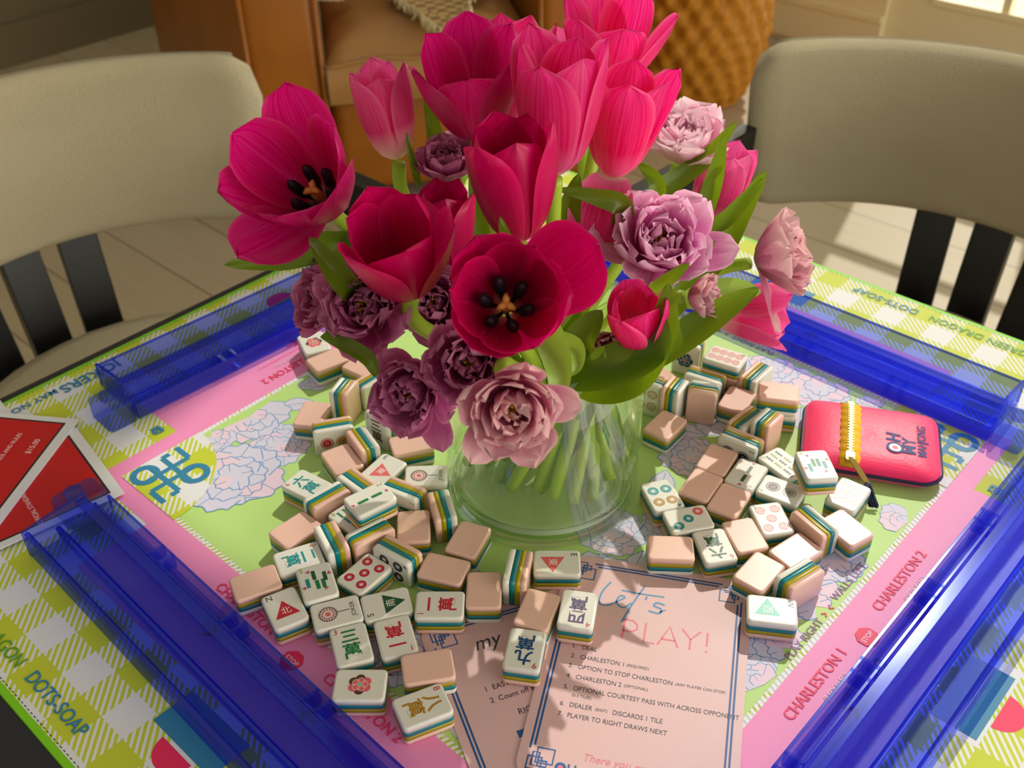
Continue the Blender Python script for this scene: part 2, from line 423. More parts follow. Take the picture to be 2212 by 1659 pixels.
part('fringe', g, plain('cream_fringe', lin(224, 206, 160), 0.9, 0.1), tb, True, 'cream fringe')['kind'] = 'stuff'

# ================================================================== WOVEN BASKET
k = NT('golden_wicker')
nz = k.n('ShaderNodeTexNoise', {'Scale': 40.0, 'Detail': 3.0})
k.base(k.mix(nz.outputs[0], lin(206, 142, 36), lin(140, 82, 6)), 0.55, 0.3); m_wick = k.m
bk = thing('woven_basket', 'tall round golden wicker basket standing on the floor by the wall', 'basket', (0.53, 2.62, 0))
g = G(); NR, NA = 60, 176; rings = []
for j in range(NR + 1):
    z = 0.012 + 0.56 * j / NR; t = j / NR
    RW = 1.0; R0 = 0.165 + 0.065 * min(1, t * 3) ** 0.55 + 0.008 * t
    row = []
    for i in range(NA):
        a = 6.28319 * i / NA
        w = math.sin(22 * a + (math.pi if (j // 5) % 2 else 0)) * 0.010 * math.sin(math.pi * ((j % 5) + 0.5) / 5) + 0.002 * noise.noise(Vector((math.cos(a) * 14, math.sin(a) * 14, z * 40)))
        row.append(((R0 + w) * math.cos(a), (R0 + w) * math.sin(a), z))
    rings.append(row)
g.loft(rings, cap1=False); part('basket_wall', g, m_wick, bk, True)
g = G(); g.tube([(0.238 * math.cos(6.28319 * i / 40), 0.238 * math.sin(6.28319 * i / 40), 0.575) for i in range(41)], 0.012); part('rim', g, m_wick, bk, True)
g = G(); g.tube([(0.165 * math.cos(6.28319 * i / 40), 0.165 * math.sin(6.28319 * i / 40), 0.011) for i in range(41)], 0.011); part('base_ring', g, m_wick, bk, True)

# ================================================================== DINING CHAIRS
k = NT('cream_boucle')
nz = k.n('ShaderNodeTexNoise', {'Scale': 150.0, 'Detail': 4.0, 'Roughness': 0.7}); n2 = k.n('ShaderNodeTexNoise', {'Scale': 5.0})
k.base(k.mix(n2.outputs[0], lin(238, 222, 176), lin(226, 208, 160)), 0.95, 0.1); k.bump(nz.outputs[0], 1.0, 0.007)
k.b.inputs['Sheen Weight'].default_value = 0.4
m_bou = k.m
m_blk = plain('black_lacquered_wood', (0.008, 0.009, 0.011, 1), 0.28, 0.5)
def pol(r, deg): return (r * math.sin(math.radians(deg)), r * math.cos(math.radians(deg)))
def dining_chair(loc, rz, label):
    t = thing('dining_chair', label, 'chair', loc, rz, 'cream barrel chairs around the game table')
    g = G(); rings = []; AM = 62.0; NA = 40
    for i in range(NA + 1):
        a = -AM + 2 * AM * i / NA
        e = (AM - abs(a)) * math.pi / 180 * 0.36           # arc distance from the end
        sh = 0.0 if e > 0.055 else 0.055 - math.sqrt(max(0, 0.055 ** 2 - (0.055 - e) ** 2))
        th = 0.026 * min(1.0, 0.25 + (e / 0.03) ** 0.5) if e < 0.03 else 0.026 * 1.0
        z1 = 0.787 - sh * 0.9; z0 = 0.553 + sh * 0.6; hz = (z1 - z0) / 2; zc = (z0 + z1) / 2
        row = []
        for (x, y) in rrect(th, hz, min(th * 0.95, 0.024), 4):
            r = 0.36 + x + 0.10 * (zc + y - 0.67)
            px, py = pol(r, a); row.append((px, py, zc + y))
        rings.append(row)
    g.loft(rings); b = part('backrest', g, m_bou, t, True)
    for zz, rr in ((0.787, 0.394),):
        g = G(); pts = []
        for i in range(NA + 1):
            a = -AM + 7 + (2 * AM - 14) * i / NA; px, py = pol(rr, a)
            e = (AM - abs(a)) * math.pi / 180 * 0.36; sh = 0.0 if e > 0.055 else 0.055 - math.sqrt(max(0, 0.055 ** 2 - (0.055 - e) ** 2))
            pts.append((px, py, zz - 0.0075 - sh * 0.9))
        g.tube(pts, 0.0045, 6); part('piping', g, m_bou, b, True)
    for a in (-14, 0, 14):
        g = G(); R0 = Matrix.Rotation(math.radians(-a), 4, 'Z'); s0 = len(g.v)
        g.loft([[(x, 0.352 + y + dy, z) for x, y in ((-0.028, -0.01), (0.028, -0.01), (0.028, 0.01), (-0.028, 0.01))] for z, dy in ((0.375, -0.035), (0.60, 0.0))])
        g.xf(R0); part('back_slat', g, m_blk, t, False, None, 0.002)
    g = G(); rings = []
    for rr, z in ((0.2, 0.375), (0.262, 0.38), (0.27, 0.39), (0.27, 0.42), (0.262, 0.435), (0.235, 0.445), (0.12, 0.452)):
        rings.append([(rr * math.sin(a), rr * math.cos(a) + 0.02, z) for a in [6.28319 * i / 40 for i in range(40)]])
    g.loft(rings); part('seat', g, m_bou, t, True)
    g = G(); g.loft([[((0.318) * math.sin(a), 0.318 * math.cos(a), z) for a in [6.28319 * i / 40 for i in range(40)]] for z in (0.335, 0.375)])
    part('seat_rail', g, m_blk, t)
    for s in (-1, 1):
        g = G(); g.box((s * 0.318, 0.0, 0.648), (0.026, 0.34, 0.058)); part('arm_rail', g, m_blk, t, False, None, 0.003)
        g = G(); g.box((s * 0.318, -0.15, 0.31), (0.03, 0.04, 0.62)); part('leg', g, m_blk, t, False, None, 0.003)
        px, py = pol(0.30, s * 42); g = G(); g.loft([[(px * f + x, py * f + y, z) for x, y in ((-.018, -.018), (.018, -.018), (.018, .018), (-.018, .018))] for z, f in ((0, 1.08), (0.37, 1.0))])
        part('leg', g, m_blk, t, False, None, 0.003)
    return t
aR = Vector((math.sin(-TH), math.cos(-TH), 0)); aL = Vector((-math.cos(-TH), math.sin(-TH), 0))
dining_chair(aR * 0.63, TH, 'cream boucle barrel chair with black slats on the right, in front of the glass door')
dining_chair(aL * 0.645, TH + math.pi / 2, 'cream boucle barrel chair with black slats on the left, beside the leather armchair')

# ================================================================== TABLE
tb = thing('table', 'black square table under the game mat', 'table', M2W(0, 0, 0), TH)
g = G(); g.box((-0.010, -0.022, Z0 - 0.003 - 0.02), (0.808, 0.826, 0.04)); part('tabletop', g, m_blk, tb, False, None, 0.004)
g = G(); g.box((-0.02, -0.02, 0.37), (0.09, 0.09, 0.67)); part('pedestal', g, m_blk, tb)
g = G(); g.box((-0.02, -0.02, 0.015), (0.45, 0.45, 0.03)); part('base_plate', g, m_blk, tb, False, None, 0.004)

# ================================================================== GAME MAT
k = NT('lime_gingham')
tc = k.n('ShaderNodeTexCoord'); sp = k.n('ShaderNodeSeparateXYZ', {0: tc.outputs['Object']})
PER = 0.0475
def cellf(s, off): return k.math('GREATER_THAN', k.math('FRACT', k.math('ADD', k.math('DIVIDE', s, PER), off)), 0.5)
cx = cellf(sp.outputs[0], 20.0 + (0.067 + PER / 4) / PER); cy = cellf(sp.outputs[1], 20.0 + (0.378 + PER / 4) / PER)
st = k.math('GREATER_THAN', k.math('FRACT', k.math('DIVIDE', k.math('ADD', sp.outputs[0], k.math('ADD', sp.outputs[1], 3.0)), 0.0056)), 0.47)
LIME = lin(196, 206, 54); MW = lin(226, 226, 226)
both = k.math('MULTIPLY', cx, cy); none = k.math('MULTIPLY', k.math('SUBTRACT', 1.0, cx), k.math('SUBTRACT', 1.0, cy))
fac = k.math('MAXIMUM', none, k.math('MULTIPLY', st, k.math('SUBTRACT', 1.0, both)))
nz = k.n('ShaderNodeTexNoise', {'Scale': 900.0})
k.base(k.mix(fac, MW, LIME), 0.55, 0.25); k.bump(nz.outputs[0], 0.12, 0.0004)
m_ging = k.m
def matm(nm, c): 
    k = NT(nm); nz = k.n('ShaderNodeTexNoise', {'Scale': 900.0}); k.base(c, 0.5, 0.3); k.bump(nz.outputs[0], 0.12, 0.0004); return k.m
m_pink = matm('mat_pink', lin(243, 146, 194)); m_green = matm('mat_lime_green', lin(186, 222, 128)); m_edge = matm('mat_green_edge', lin(128, 205, 20))
m_lav = matm('mat_lavender', lin(214, 210, 228)); m_pk2 = matm('mat_pale_pink', lin(232, 206, 220)); m_bl = matm('mat_blue_line', lin(120, 160, 205))
m_teal = matm('mat_teal', lin(52, 130, 165)); m_rose = matm('mat_rose', lin(238, 40, 92)); m_txt = matm('mat_text_rose', lin(240, 62, 110)); m_gtx = matm('mat_text_green', lin(96, 160, 30)); m_wh = matm('mat_white', lin(235, 235, 235)); m_pur = matm('mat_text_mauve', lin(150, 110, 150))
matt = thing('game_mat', 'square lime gingham mat with pink frame and peony print on the table', 'game mat', M2W(0, 0, Z0), TH)
g = G(); ED = 0.3995
ring0 = rrect(ED, ED, 0.012, 4)
g.loft([[(x, y, -0.003) for x, y in ring0], [(x * 0.9995, y * 0.9995, -0.0004) for x, y in ring0]], 1, True, False)
g.loft([[(x * 0.9995, y * 0.9995, -0.0004) for x, y in ring0], [(x * 0.988, y * 0.988, 0.0) for x, y in ring0]], 1, False, False)
g.poly([(x * 0.988, y * 0.988, 0) for x, y in ring0], 0, 0)
m0 = part('base', g, [m_ging, m_edge], matt)
# printed layers, in one mesh: 0 pink,1 green,2 gingham,3 lavender,4 pale pink,5 blue,6 teal,7 rose,8 text rose,9 green text,10 white,11 mauve
PM = [m_pink, m_green, m_ging, m_lav, m_pk2, m_bl, m_teal, m_rose, m_txt, m_gtx, m_wh, m_pur]
g = G(); e1 = 0.00012
def S(k_, t, r):
    x, y = r, t
    for _ in range(k_): x, y = -y, x
    return (x, y)
for q in range(4):
    g.poly([S(q, -0.2555, 0.24), S(q, -0.2555, 0.2555), S(q, 0.24, 0.2555), S(q, 0.24, 0.24)], e1, 0)
    g.poly([S(q, -0.18, 0.2555), S(q, -0.18, 0.312), S(q, 0.18, 0.312), S(q, 0.18, 0.2555)], e1, 0)
    g.poly([S(q, -0.0295, 0.318), S(q, -0.0295, 0.3465), S(q, 0.0295, 0.3465), S(q, 0.0295, 0.318)], e1, 6)
    g.poly([S(q, 0.0147 * math.cos(a) , 0.349 + 0.0147 * math.sin(a)) for a in [math.pi * i / 16 for i in range(17)]], e1, 7)
g.poly([(-0.236, -0.236), (0.236, -0.236), (0.236, 0.236), (-0.236, 0.236)], e1, 1)
def flower2d(cx, cy, r, seed, lay=0):
    rnd = random.Random(seed); z = 0.0002 + lay * 0.00008
    for ringi, (rr, np_) in enumerate(((1.0, 7), (0.72, 6), (0.42, 4))):
        a0 = rnd.uniform(0, 6.28)
        for j in range(np_):
            a = a0 + 6.28 * j / np_ + rnd.uniform(-.15, .15); L = r * rr * rnd.uniform(.85, 1.1); pw = r * rr * 0.52
            pts = []
            for i in range(13):
                t = -1 + 2 * i / 12; rad = L * (1 - 0.28 * t * t + 0.05 * math.sin(9 * t + j)); off = pw * t
                pts.append((cx + math.cos(a) * rad * (1 if abs(t) < .95 else .7) - math.sin(a) * off, cy + math.sin(a) * rad * (1 if abs(t) < .95 else .7) + math.cos(a) * off))
            zz = z + ringi * 0.00004 + j * 0.000004
            poly = pts + [(cx, cy)]
            fill = [p for p in poly if math.hypot(p[0], p[1]) < 9]
            if max(max(abs(p[0]), abs(p[1])) for p in fill) < 0.2355:
                g.poly(fill, zz, 3 if (j + ringi + seed) % 3 else 4); g.line(pts, r * 0.028, zz + 0.000003, 5)
                g.line([pts[4], (cx + math.cos(a) * L * .45, cy + math.sin(a) * L * .45)], r * 0.02, zz + 0.000003, 5)
def leaf2d(x, y, a, L, w, lay=0):
    pts = [(x + math.cos(a) * L * t - math.sin(a) * w * math.sin(math.pi * t), y + math.sin(a) * L * t + math.cos(a) * w * math.sin(math.pi * t)) for t in [i / 8 for i in range(9)]]
    pts += [(x + math.cos(a) * L * t + math.sin(a) * w * math.sin(math.pi * t), y + math.sin(a) * L * t - math.cos(a) * w * math.sin(math.pi * t)) for t in [1 - i / 8 for i in range(1, 8)]]
    if max(max(abs(p[0]), abs(p[1])) for p in pts) > 0.2355: return
    g.poly(pts, 0.00017, 3); g.line(pts, 0.0009, 0.000173, 5, True); g.line([(x, y), (x + math.cos(a) * L * .9, y + math.sin(a) * L * .9)], 0.0007, 0.000173, 5)
def mm(px, py): v = RZ.inverted() @ at(px, py); return v.x, v.y
sd = 1
for (px, py, r) in ((540, 900, .032), (505, 1030, .038), (600, 960, .026), (455, 945, .024), (1668, 790, .030), (1770, 835, .034), (1885, 860, .02), (1495, 985, .026), (1440, 1130, .022), (1800, 1210, .030), (1960, 1130, .020), (1760, 1310, .034), (1690, 1400, .028), (1650, 1480, .022), (1320, 1150, .024), (1280, 1260, .03), (960, 1560, .026), (850, 1430, .030), (780, 760, .026), (1560, 900, .026), (1040, 1300, .03), (700, 790, .02), (680, 820, .016)):
    x, y = mm(px, py); flower2d(x, y, r, sd, sd % 3); sd += 1
for (px, py, a, L) in ((600, 880, 1.0, .03), (560, 985, 4.0, .035), (430, 900, 2.2, .03), (1600, 820, 0.6, .03), (1730, 880, 5.2, .03), (1530, 940, 3.6, .035), (1420, 1080, 2.0, .035), (1390, 1190, 5.0, .03), (1880, 1180, 1.0, .03), (1830, 1250, 2.6, .03), (1700, 1460, 0.4, .03), (900, 1500, 4.2, .03), (1200, 860, 1.0, .04), (1850, 800, 2.0, .02)):
    x, y = mm(px, py); leaf2d(x, y, a, L, L * .28); 
# corner medallions and dashed border
for q in range(4):
    pts = [S(q, 0.24, 0.24)] + [S(q, 0.24 - 0.072 * math.sin(a), 0.24 - 0.072 * math.cos(a)) for a in [math.pi / 2 * i / 16 for i in range(17)]]
    g.poly(pts, 0.00055, 2)
    cxm, cym = 0.2135, 0.2135; zz = 0.0006
    bz = [zz]
    def bar(t0, r0, t1, r1, w=0.0045):
        bz[0] += 0.00001; g.line([S(q, t0, r0), S(q, t1, r1)], w, bz[0], 6)
    a_, b_ = 0.0062, 0.021
    for sgn in (-1, 1):
        bar(cxm + sgn * a_, cym - b_, cxm + sgn * a_, cym + b_); bar(cxm - b_, cym + sgn * a_, cxm + b_, cym + sgn * a_)
    for (sx, sy) in ((1, 1), (-1, -1)):
        x, y = S(q, cxm + sx * 0.0135, cym + sy * 0.0135); g.ring(x, y, 0.0065, 0.0117, zz + .0002, 6, 24)
    for (sx, sy) in ((1, -1), (-1, 1)):
        bar(cxm + sx * b_, cym + sy * a_, cxm + sx * b_, cym + sy * (b_ + 0.003)); bar(cxm + sx * a_, cym + sy * b_, cxm + sx * (b_ - 0.008), cym + sy * b_)
    for i in range(118):
        t = -0.236 + 0.004 * i; g.poly([S(q, t, 0.236), S(q, t - 0.0015, 0.24), S(q, t + 0.0008, 0.24), S(q, t + 0.0023, 0.236)], 0.00018, 10)
    # wording of each side; reader sits outside
    R_ = q * math.pi / 2 + math.pi / 2
    def tx(s_, t, r, size, mi, bold=0.01, sx=1.0):
        x, y = S(q, t, r); g.text(s_, x, y, size, R_, 0.00062, mi, bold, sx)
    tx('CHARLESTON 1', -0.0555, 0.2560, 0.0105, 8, 0.015, 0.93); tx('CHARLESTON 2', 0.0585, 0.2560, 0.0105, 8, 0.015, 0.93)
    tx('(REQUIRED)', -0.05, 0.2665, 0.005, 4); tx('(OPTIONAL)', 0.058, 0.2665, 0.005, 4)
    x, y = S(q, -0.0015, 0.2625); g.poly([(x + 0.008 * math.cos(a + R_), y + 0.008 * math.sin(a + R_)) for a in [math.pi / 4 * (i + .5) for i in range(8)]], 0.0006, 7)
    tx('STOP', -0.0015, 0.2625, 0.0048, 4, 0.01)
    tx('PLAY RIGHT', -0.030, 0.2330, 0.0078, 11, 0.01); tx('WALLS LEFT', 0.034, 0.2305, 0.0078, 11, 0.01)
    for t, d in ((-0.003, 1), (0.005, -1)):
        g.line([S(q, t - 0.0012 * d, 0.2355 - .005), S(q, t + 0.0012 * d, 0.2325), S(q, t - 0.0012 * d, 0.2345)], 0.0012, 0.00062, 7)
    g.line([S(q, -0.085, 0.2735), S(q, -0.03, 0.2735)], 0.0004, 0.0006, 8); g.line([S(q, 0.03, 0.2735), S(q, 0.085, 0.2735)], 0.0004, 0.0006, 8)
    tx('\u2192', -0.062, 0.283, 0.016, 8, 0.02); tx('\u2190', 0.04, 0.283, 0.016, 8, 0.02); tx('1-3', -0.02, 0.279, 0.012, 6, 0.01)
    tx('BAMS-GREEN DRAGON', -0.190, 0.3800, 0.0130, 9, 0.012, 0.9); tx('DOTS-SOAP', -0.0845, 0.3800, 0.0130, 6, 0.012, 0.93)
    tx('JOKERS', 0.187, 0.3775, 0.0170, 6, 0.02, 1.0); tx('MAY NOT BE', 0.248, 0.3800, 0.0105, 6, 0.02)
    tx('\u767c', 0.19, 0.243 + 0.026, 0.011, 6, 0.02)
part('print', g, PM, matt)
g = G()
for q in range(4):
    for i in range(200):
        t = -0.392 + 0.00392 * i; g.line([S(q, t, 0.3935), S(q, t + 0.0020, 0.3935)], 0.0006, 0.0002, 0)
part('stitching', g, plain('dark_green_thread', lin(40, 80, 10)), matt)['kind'] = 'stuff'

# ================================================================== BLUE TILE RACKS
k = NT('blue_acrylic')
tr = k.n('ShaderNodeBsdfTransparent', {'Color': (0.60, 0.66, 0.99, 1)})
gl = k.n('ShaderNodeBsdfGlossy', {'Color': (0.7, 0.8, 1, 1), 'Roughness': 0.10})
df = k.n('ShaderNodeBsdfDiffuse', {'Color': (0.01, 0.03, 0.62, 1)})
lw = k.n('ShaderNodeLayerWeight', {'Blend': 0.28})
nz = k.n('ShaderNodeTexNoise', {'Scale': 320.0, 'Detail': 2.0})
bp = k.n('ShaderNodeBump', {'Strength': 0.35, 'Distance': 0.001, 'Height': nz.outputs[0]})
k.t.links.new(bp.outputs[0], gl.inputs['Normal'])
m1 = k.n('ShaderNodeMixShader', {0: 0.035, 1: tr.outputs[0], 2: df.outputs[0]})
m2 = k.n('ShaderNodeMixShader', {0: k.math('ADD', 0.028, k.math('MULTIPLY', lw.outputs['Fresnel'], 0.16)), 1: m1.outputs[0], 2: gl.outputs[0]})
k.t.links.new(m2.outputs[0], k.out.inputs[0]); m_acr = k.m
k = NT('blue_acrylic_edge')
tr = k.n('ShaderNodeBsdfTransparent', {'Color': (0.16, 0.22, 0.9, 1)}); gl = k.n('ShaderNodeBsdfGlossy', {'Color': (0.6, 0.7, 1, 1), 'Roughness': 0.12}); df = k.n('ShaderNodeBsdfDiffuse', {'Color': (0.004, 0.015, 0.5, 1)})
m1 = k.n('ShaderNodeMixShader', {0: 0.22, 1: tr.outputs[0], 2: df.outputs[0]}); m2 = k.n('ShaderNodeMixShader', {0: 0.06, 1: m1.outputs[0], 2: gl.outputs[0]}); k.t.links.new(m2.outputs[0], k.out.inputs[0]); m_acre = k.m
def edge_faces(o):
    for p in o.data.polygons:
        if p.normal.z > 0.45 and p.center.z > 0.010: p.material_index = 1
        elif abs(p.normal.z) < 0.5 and p.area < 7e-5 and p.center.z > 0.003: p.material_index = 1
def prism(g, prof, x0, x1, mi=0):
    g.loft([[(x, p[0], p[1]) for p in prof] for x in (x0, x1)], mi)
def rack(p0, p1, hinge, label):
    d = (Vector(p1) - Vector(p0)); L = d.length; ang = math.atan2(d.y, d.x)
    t = thing('tile_rack', label, 'tile rack', M2W(p0[0], p0[1], Z0 + 0.0008), TH + ang, 'clear blue racks around the game mat')
    g = G(); a, b = 0.003, L - 0.003
    prism(g, [(0.0185, 0.0), (0.062, 0.0), (0.062, 0.0025), (0.0185, 0.0025)], a, b)
    prism(g, [(0.0622, 0.0), (0.0655, 0.0), (0.0655, 0.022), (0.0632, 0.0235), (0.0612, 0.022)], a, b)
    prism(g, [(0.040, 0.0027), (0.0435, 0.0027), (0.0445, 0.013), (0.0425, 0.0145), (0.0405, 0.013)], a, b)
    prism(g, [(0.0148, 0.0), (0.0182, 0.0), (0.0215, 0.0225), (0.0255, 0.0235), (0.0255, 0.026), (0.0175, 0.026)], a, b)
    edge_faces(part('tray', g, [m_acr, m_acre], t, False, None, 0.0004))
    for x in (0, L - 0.0028):
        g = G(); prism(g, [(0.0145, 0.0), (0.066, 0.0), (0.066, 0.023), (0.050, 0.0255), (0.030, 0.0275), (0.0165, 0.0275)], x, x + 0.0028)
        edge_faces(part('end_cap', g, [m_acr, m_acre], t, False, None, 0.0004))
    g = G()
    prism(g, [(0.0, 0.0), (0.0022, 0.0), (0.0022, 0.0145), (0.0, 0.0145)], 0.0, L)
    prism(g, [(0.0112, 0.0), (0.0134, 0.0), (0.0134, 0.0145), (0.0112, 0.0145)], 0.0, L)
    prism(g, [(0.0023, 0.0), (0.0111, 0.0), (0.0111, 0.002), (0.0023, 0.002)], 0.0, L)
    pb = part('pusher_bar', g, [m_acr, m_acre], t, False, None, 0.0003); edge_faces(pb)
    n = 5
    for i in range(1, n):
        x = L * i / n
        for dx in (-0.0, 0.012):
            g = G(); prism(g, [(0.0003, 0.0022), (0.0131, 0.0022), (0.0131, 0.0152), (0.0003, 0.0152)], x + dx - 0.001, x + dx + 0.001); part('clasp', g, m_acr, pb)
    xh = -0.013 if hinge == 0 else L + 0.013
    g = G()
    g.loft([[(xh + p[0], 0.017 + p[1], z) for p in rrect(0.0125 - ins, 0.0175 - ins, 0.005)] for z, ins in ((0, 0), (0.0165, 0), (0.0185, 0.002))])
    part('hinge_block', g, m_acr, t, False)
    g = G(); g.loft([[(xh + 0.0065 * math.cos(a), 0.020 + 0.0065 * math.sin(a), z) for a in [6.28319 * i / 20 for i in range(20)]] for z in (0.0187, 0.0225, 0.0235)]); part('hinge_pin', g, m_acr, t)
    return t
rack((-0.291, -0.192), (-0.270, 0.235), 0, 'clear blue rack on the far left of the mat, beside the word JOKERS')
rack((0.225, -0.276), (-0.212, -0.263), 1, 'clear blue rack at lower left, ending beside the red rule cards')
rack((-0.20, 0.2385), (0.240, 0.2396), 1, 'clear blue rack at upper right, behind the pink zip pouch')
rack((0.272, 0.235), (0.269, -0.21), 0, 'glittery clear blue rack at the right edge, lit by the sun')

# ================================================================== PINK INSTRUCTION CARDS
m_card = plain('pink_card', lin(222, 182, 180), 0.42, 0.4)
m_navy = plain('card_blue', lin(28, 86, 150), 0.5); m_cpink = plain('card_rose', lin(232, 120, 140), 0.5); m_ink = plain('card_ink', lin(36, 44, 66), 0.5); m_lblue = plain('card_light_blue', lin(70, 140, 190), 0.5)
CM = [m_card, m_navy, m_cpink, m_ink, m_lblue]
def pcard(tl, rot, z, label, draw, cw=0.127, ch=0.178):
    t = part('instruction_card', G(), CM); bpy.data.objects.remove(t)
    g = G(); cx, cy = cw / 2, -ch / 2
    o2 = [(cx + x, cy + y) for x, y in rrect(cw / 2, ch / 2, 0.011, 5)]
    g.loft([[(x, y, 0) for x, y in o2], [(x, y, 0.0006) for x, y in o2]])
    zz = 0.00066
    for ins in (0.0062, 0.0086):
        x0, x1, y0, y1 = ins, cw - ins, -ins, -ch + ins; c = 0.0135
        g.line([(x0 + c, y0), (x1 - c, y0)], 0.0013, zz, 1); g.line([(x0 + c, y1), (x1 - c, y1)], 0.0013, zz, 1)
        g.line([(x0, y0 - c), (x0, y1 + c)], 0.0013, zz, 1); g.line([(x1, y0 - c), (x1, y1 + c)], 0.0013, zz, 1)
    for sx, sy, ox, oy in ((1, -1, 0.0055, -0.0055), (-1, -1, cw - 0.0055, -0.0055), (1, 1, 0.0055, -ch + 0.0055), (-1, 1, cw - 0.0055, -ch + 0.0055)):
        def P(u, v): return (ox + sx * u * 0.001, oy + sy * v * 0.001)
        for pl, cl in (([(0.7, 0.7), (9, 0.7), (9, 9), (0.7, 9)], True), ([(5.5, 5.5), (15.5, 5.5), (15.5, 15.5), (5.5, 15.5)], True), ([(3.2, 3.2), (7, 3.2), (7, 12.2), (3.2, 12.2)], True), ([(7, 7), (12.2, 7), (12.2, 3.2), (7, 3.2)], True)):
            zz += 0.000004; g.line([P(*p) for p in pl], 0.0012, zz, 1, cl)
    draw(g, 0.0007)
    o = part('instruction_card', g, CM); o.location = (tl[0], tl[1], Z0 + z); o.rotation_euler = (0, 0, rot)
    return tag(o, label, 'card', None)
def draw1(g, z):
    def curve(pts, w=0.0012, mi=4): g.line([(p.x, p.y) for p in catmull([(a, b, 0) for a, b in pts], 6)], w, z, mi)
    curve([(0.033, -0.020), (0.0285, -0.030), (0.028, -0.040), (0.034, -0.041), (0.040, -0.036)], 0.0012)
    curve([(0.040, -0.036), (0.044, -0.032), (0.041, -0.031), (0.039, -0.037), (0.044, -0.041), (0.049, -0.036)], 0.0012)
    curve([(0.056, -0.019), (0.050, -0.036), (0.045, -0.053)], 0.0012); curve([(0.041, -0.026), (0.055, -0.0265), (0.070, -0.026)], 0.0012)
    curve([(0.0585, -0.028), (0.058, -0.031)], 0.0012); curve([(0.071, -0.033), (0.066, -0.032), (0.064, -0.035), (0.069, -0.037), (0.068, -0.041), (0.061, -0.040)], 0.0014); curve([(0.068, -0.040), (0.072, -0.037)], 0.0009)
    def st(pl): g.line(pl, 0.0013, z, 2)
    y0, y1 = -0.0665, -0.0505
    st([(0.047, y0), (0.047, y1)]); st([(0.047, y1), (0.052, y1), (0.0555, y1 - .003), (0.0555, y1 - .007), (0.052, y1 - .0095), (0.047, y1 - .0095)])
    st([(0.061, y1), (0.061, y0), (0.068, y0)]); st([(0.070, y0), (0.0765, y1), (0.083, y0)]); st([(0.0723, y0 + .005), (0.0807, y0 + .005)])
    st([(0.0845, y1), (0.0905, y1 - .0075), (0.0965, y1)]); st([(0.0905, y1 - .0075), (0.0905, y0)]); st([(0.101, y1), (0.101, y1 - .011)]); g.ring(0.101, y0 + .0007, 0, .0008, z, 2, 8)
    rows = ((-0.0795, '1.', 'DEAL', ''), (-0.0872, '2.', 'CHARLESTON 1', '(REQUIRED)'), (-0.0950, '3.', 'OPTION TO STOP CHARLESTON', '(ANY PLAYER CAN STOP)'), (-0.1030, '4.', 'CHARLESTON 2', '(OPTIONAL)'),
            (-0.1116, '5.', 'OPTIONAL COURTESY PASS WITH ACROSS OPPONENT', ''), (-0.1240, '6.', 'DEALER', '(EAST)'), (-0.1316, '7.', 'PLAYER TO RIGHT DRAWS NEXT', ''))
    for y, nmb, a, b in rows:
        g.text(nmb, 0.0175, y, 0.0048, 0, z, 3, 0.0, 0.9, 'L'); g.text(a, 0.0235, y, 0.0048, 0, z, 3, 0.0, 0.84, 'L')
        if b:
            w = max(v[0] for v in text2d(a)[0]) - min(v[0] for v in text2d(a)[0]); g.text(b, 0.0235 + w * 0.0048 * 0.84 + 0.0018, y, 0.0030, 0, z, 3, 0.0, 0.9, 'L')
            if b == '(EAST)': g.text('DISCARDS 1 TILE', 0.0235 + w * 0.0048 * 0.84 + 0.0125, y, 0.0048, 0, z, 3, 0.0, 0.84, 'L')
    g.text('(0-3 TILES)', 0.0235, -0.1168, 0.0030, 0, z, 3, 0.0, 0.9, 'L')
    g.text('There you go', 0.056, -0.158, 0.0070, 0, z, 2, 0, 0.95, 'C', 0.25)
    g.ring(0.026, -0.1675, 0.0016, 0.0034, z, 1, 18); g.ring(0.026, -0.1675, 0, 0.0016, z, 2, 12); g.text('H', 0.0325, -0.1675, 0.008, 0, z, 1, 0.02)
def draw2(g, z):
    g.text('my', 0.040, -0.026, 0.016, 0, z, 3, 0, 0.9, 'C', 0.3)
    g.text('1  EAST (dealer) rolls dice', 0.0265, -0.0610, 0.0056, 0, z, 3, 0.0, 0.9, 'L'); g.text('2  Count off # of tiles from', 0.0265, -0.0700, 0.0056, 0, z, 3, 0.0, 0.9, 'L')
    g.text('RIGHT - leaving that wall', 0.0400, -0.0835, 0.0062, 0, z, 3, 0.0, 0.9, 'L')
    g.poly([(0.034, -0.1005), (0.075, -0.1005), (0.075, -0.0955), (0.034, -0.0955)], z, 1)
pcard((-0.1005, -0.1680), math.radians(19.5), 0.0007, 'pink card partly hidden under the other pink card, its corner under green and white tiles', draw2)
pcard((0.0023, -0.1032), math.radians(-13.5), 0.0016, 'pink card reading let us play, lying on top with seven numbered lines', draw1)

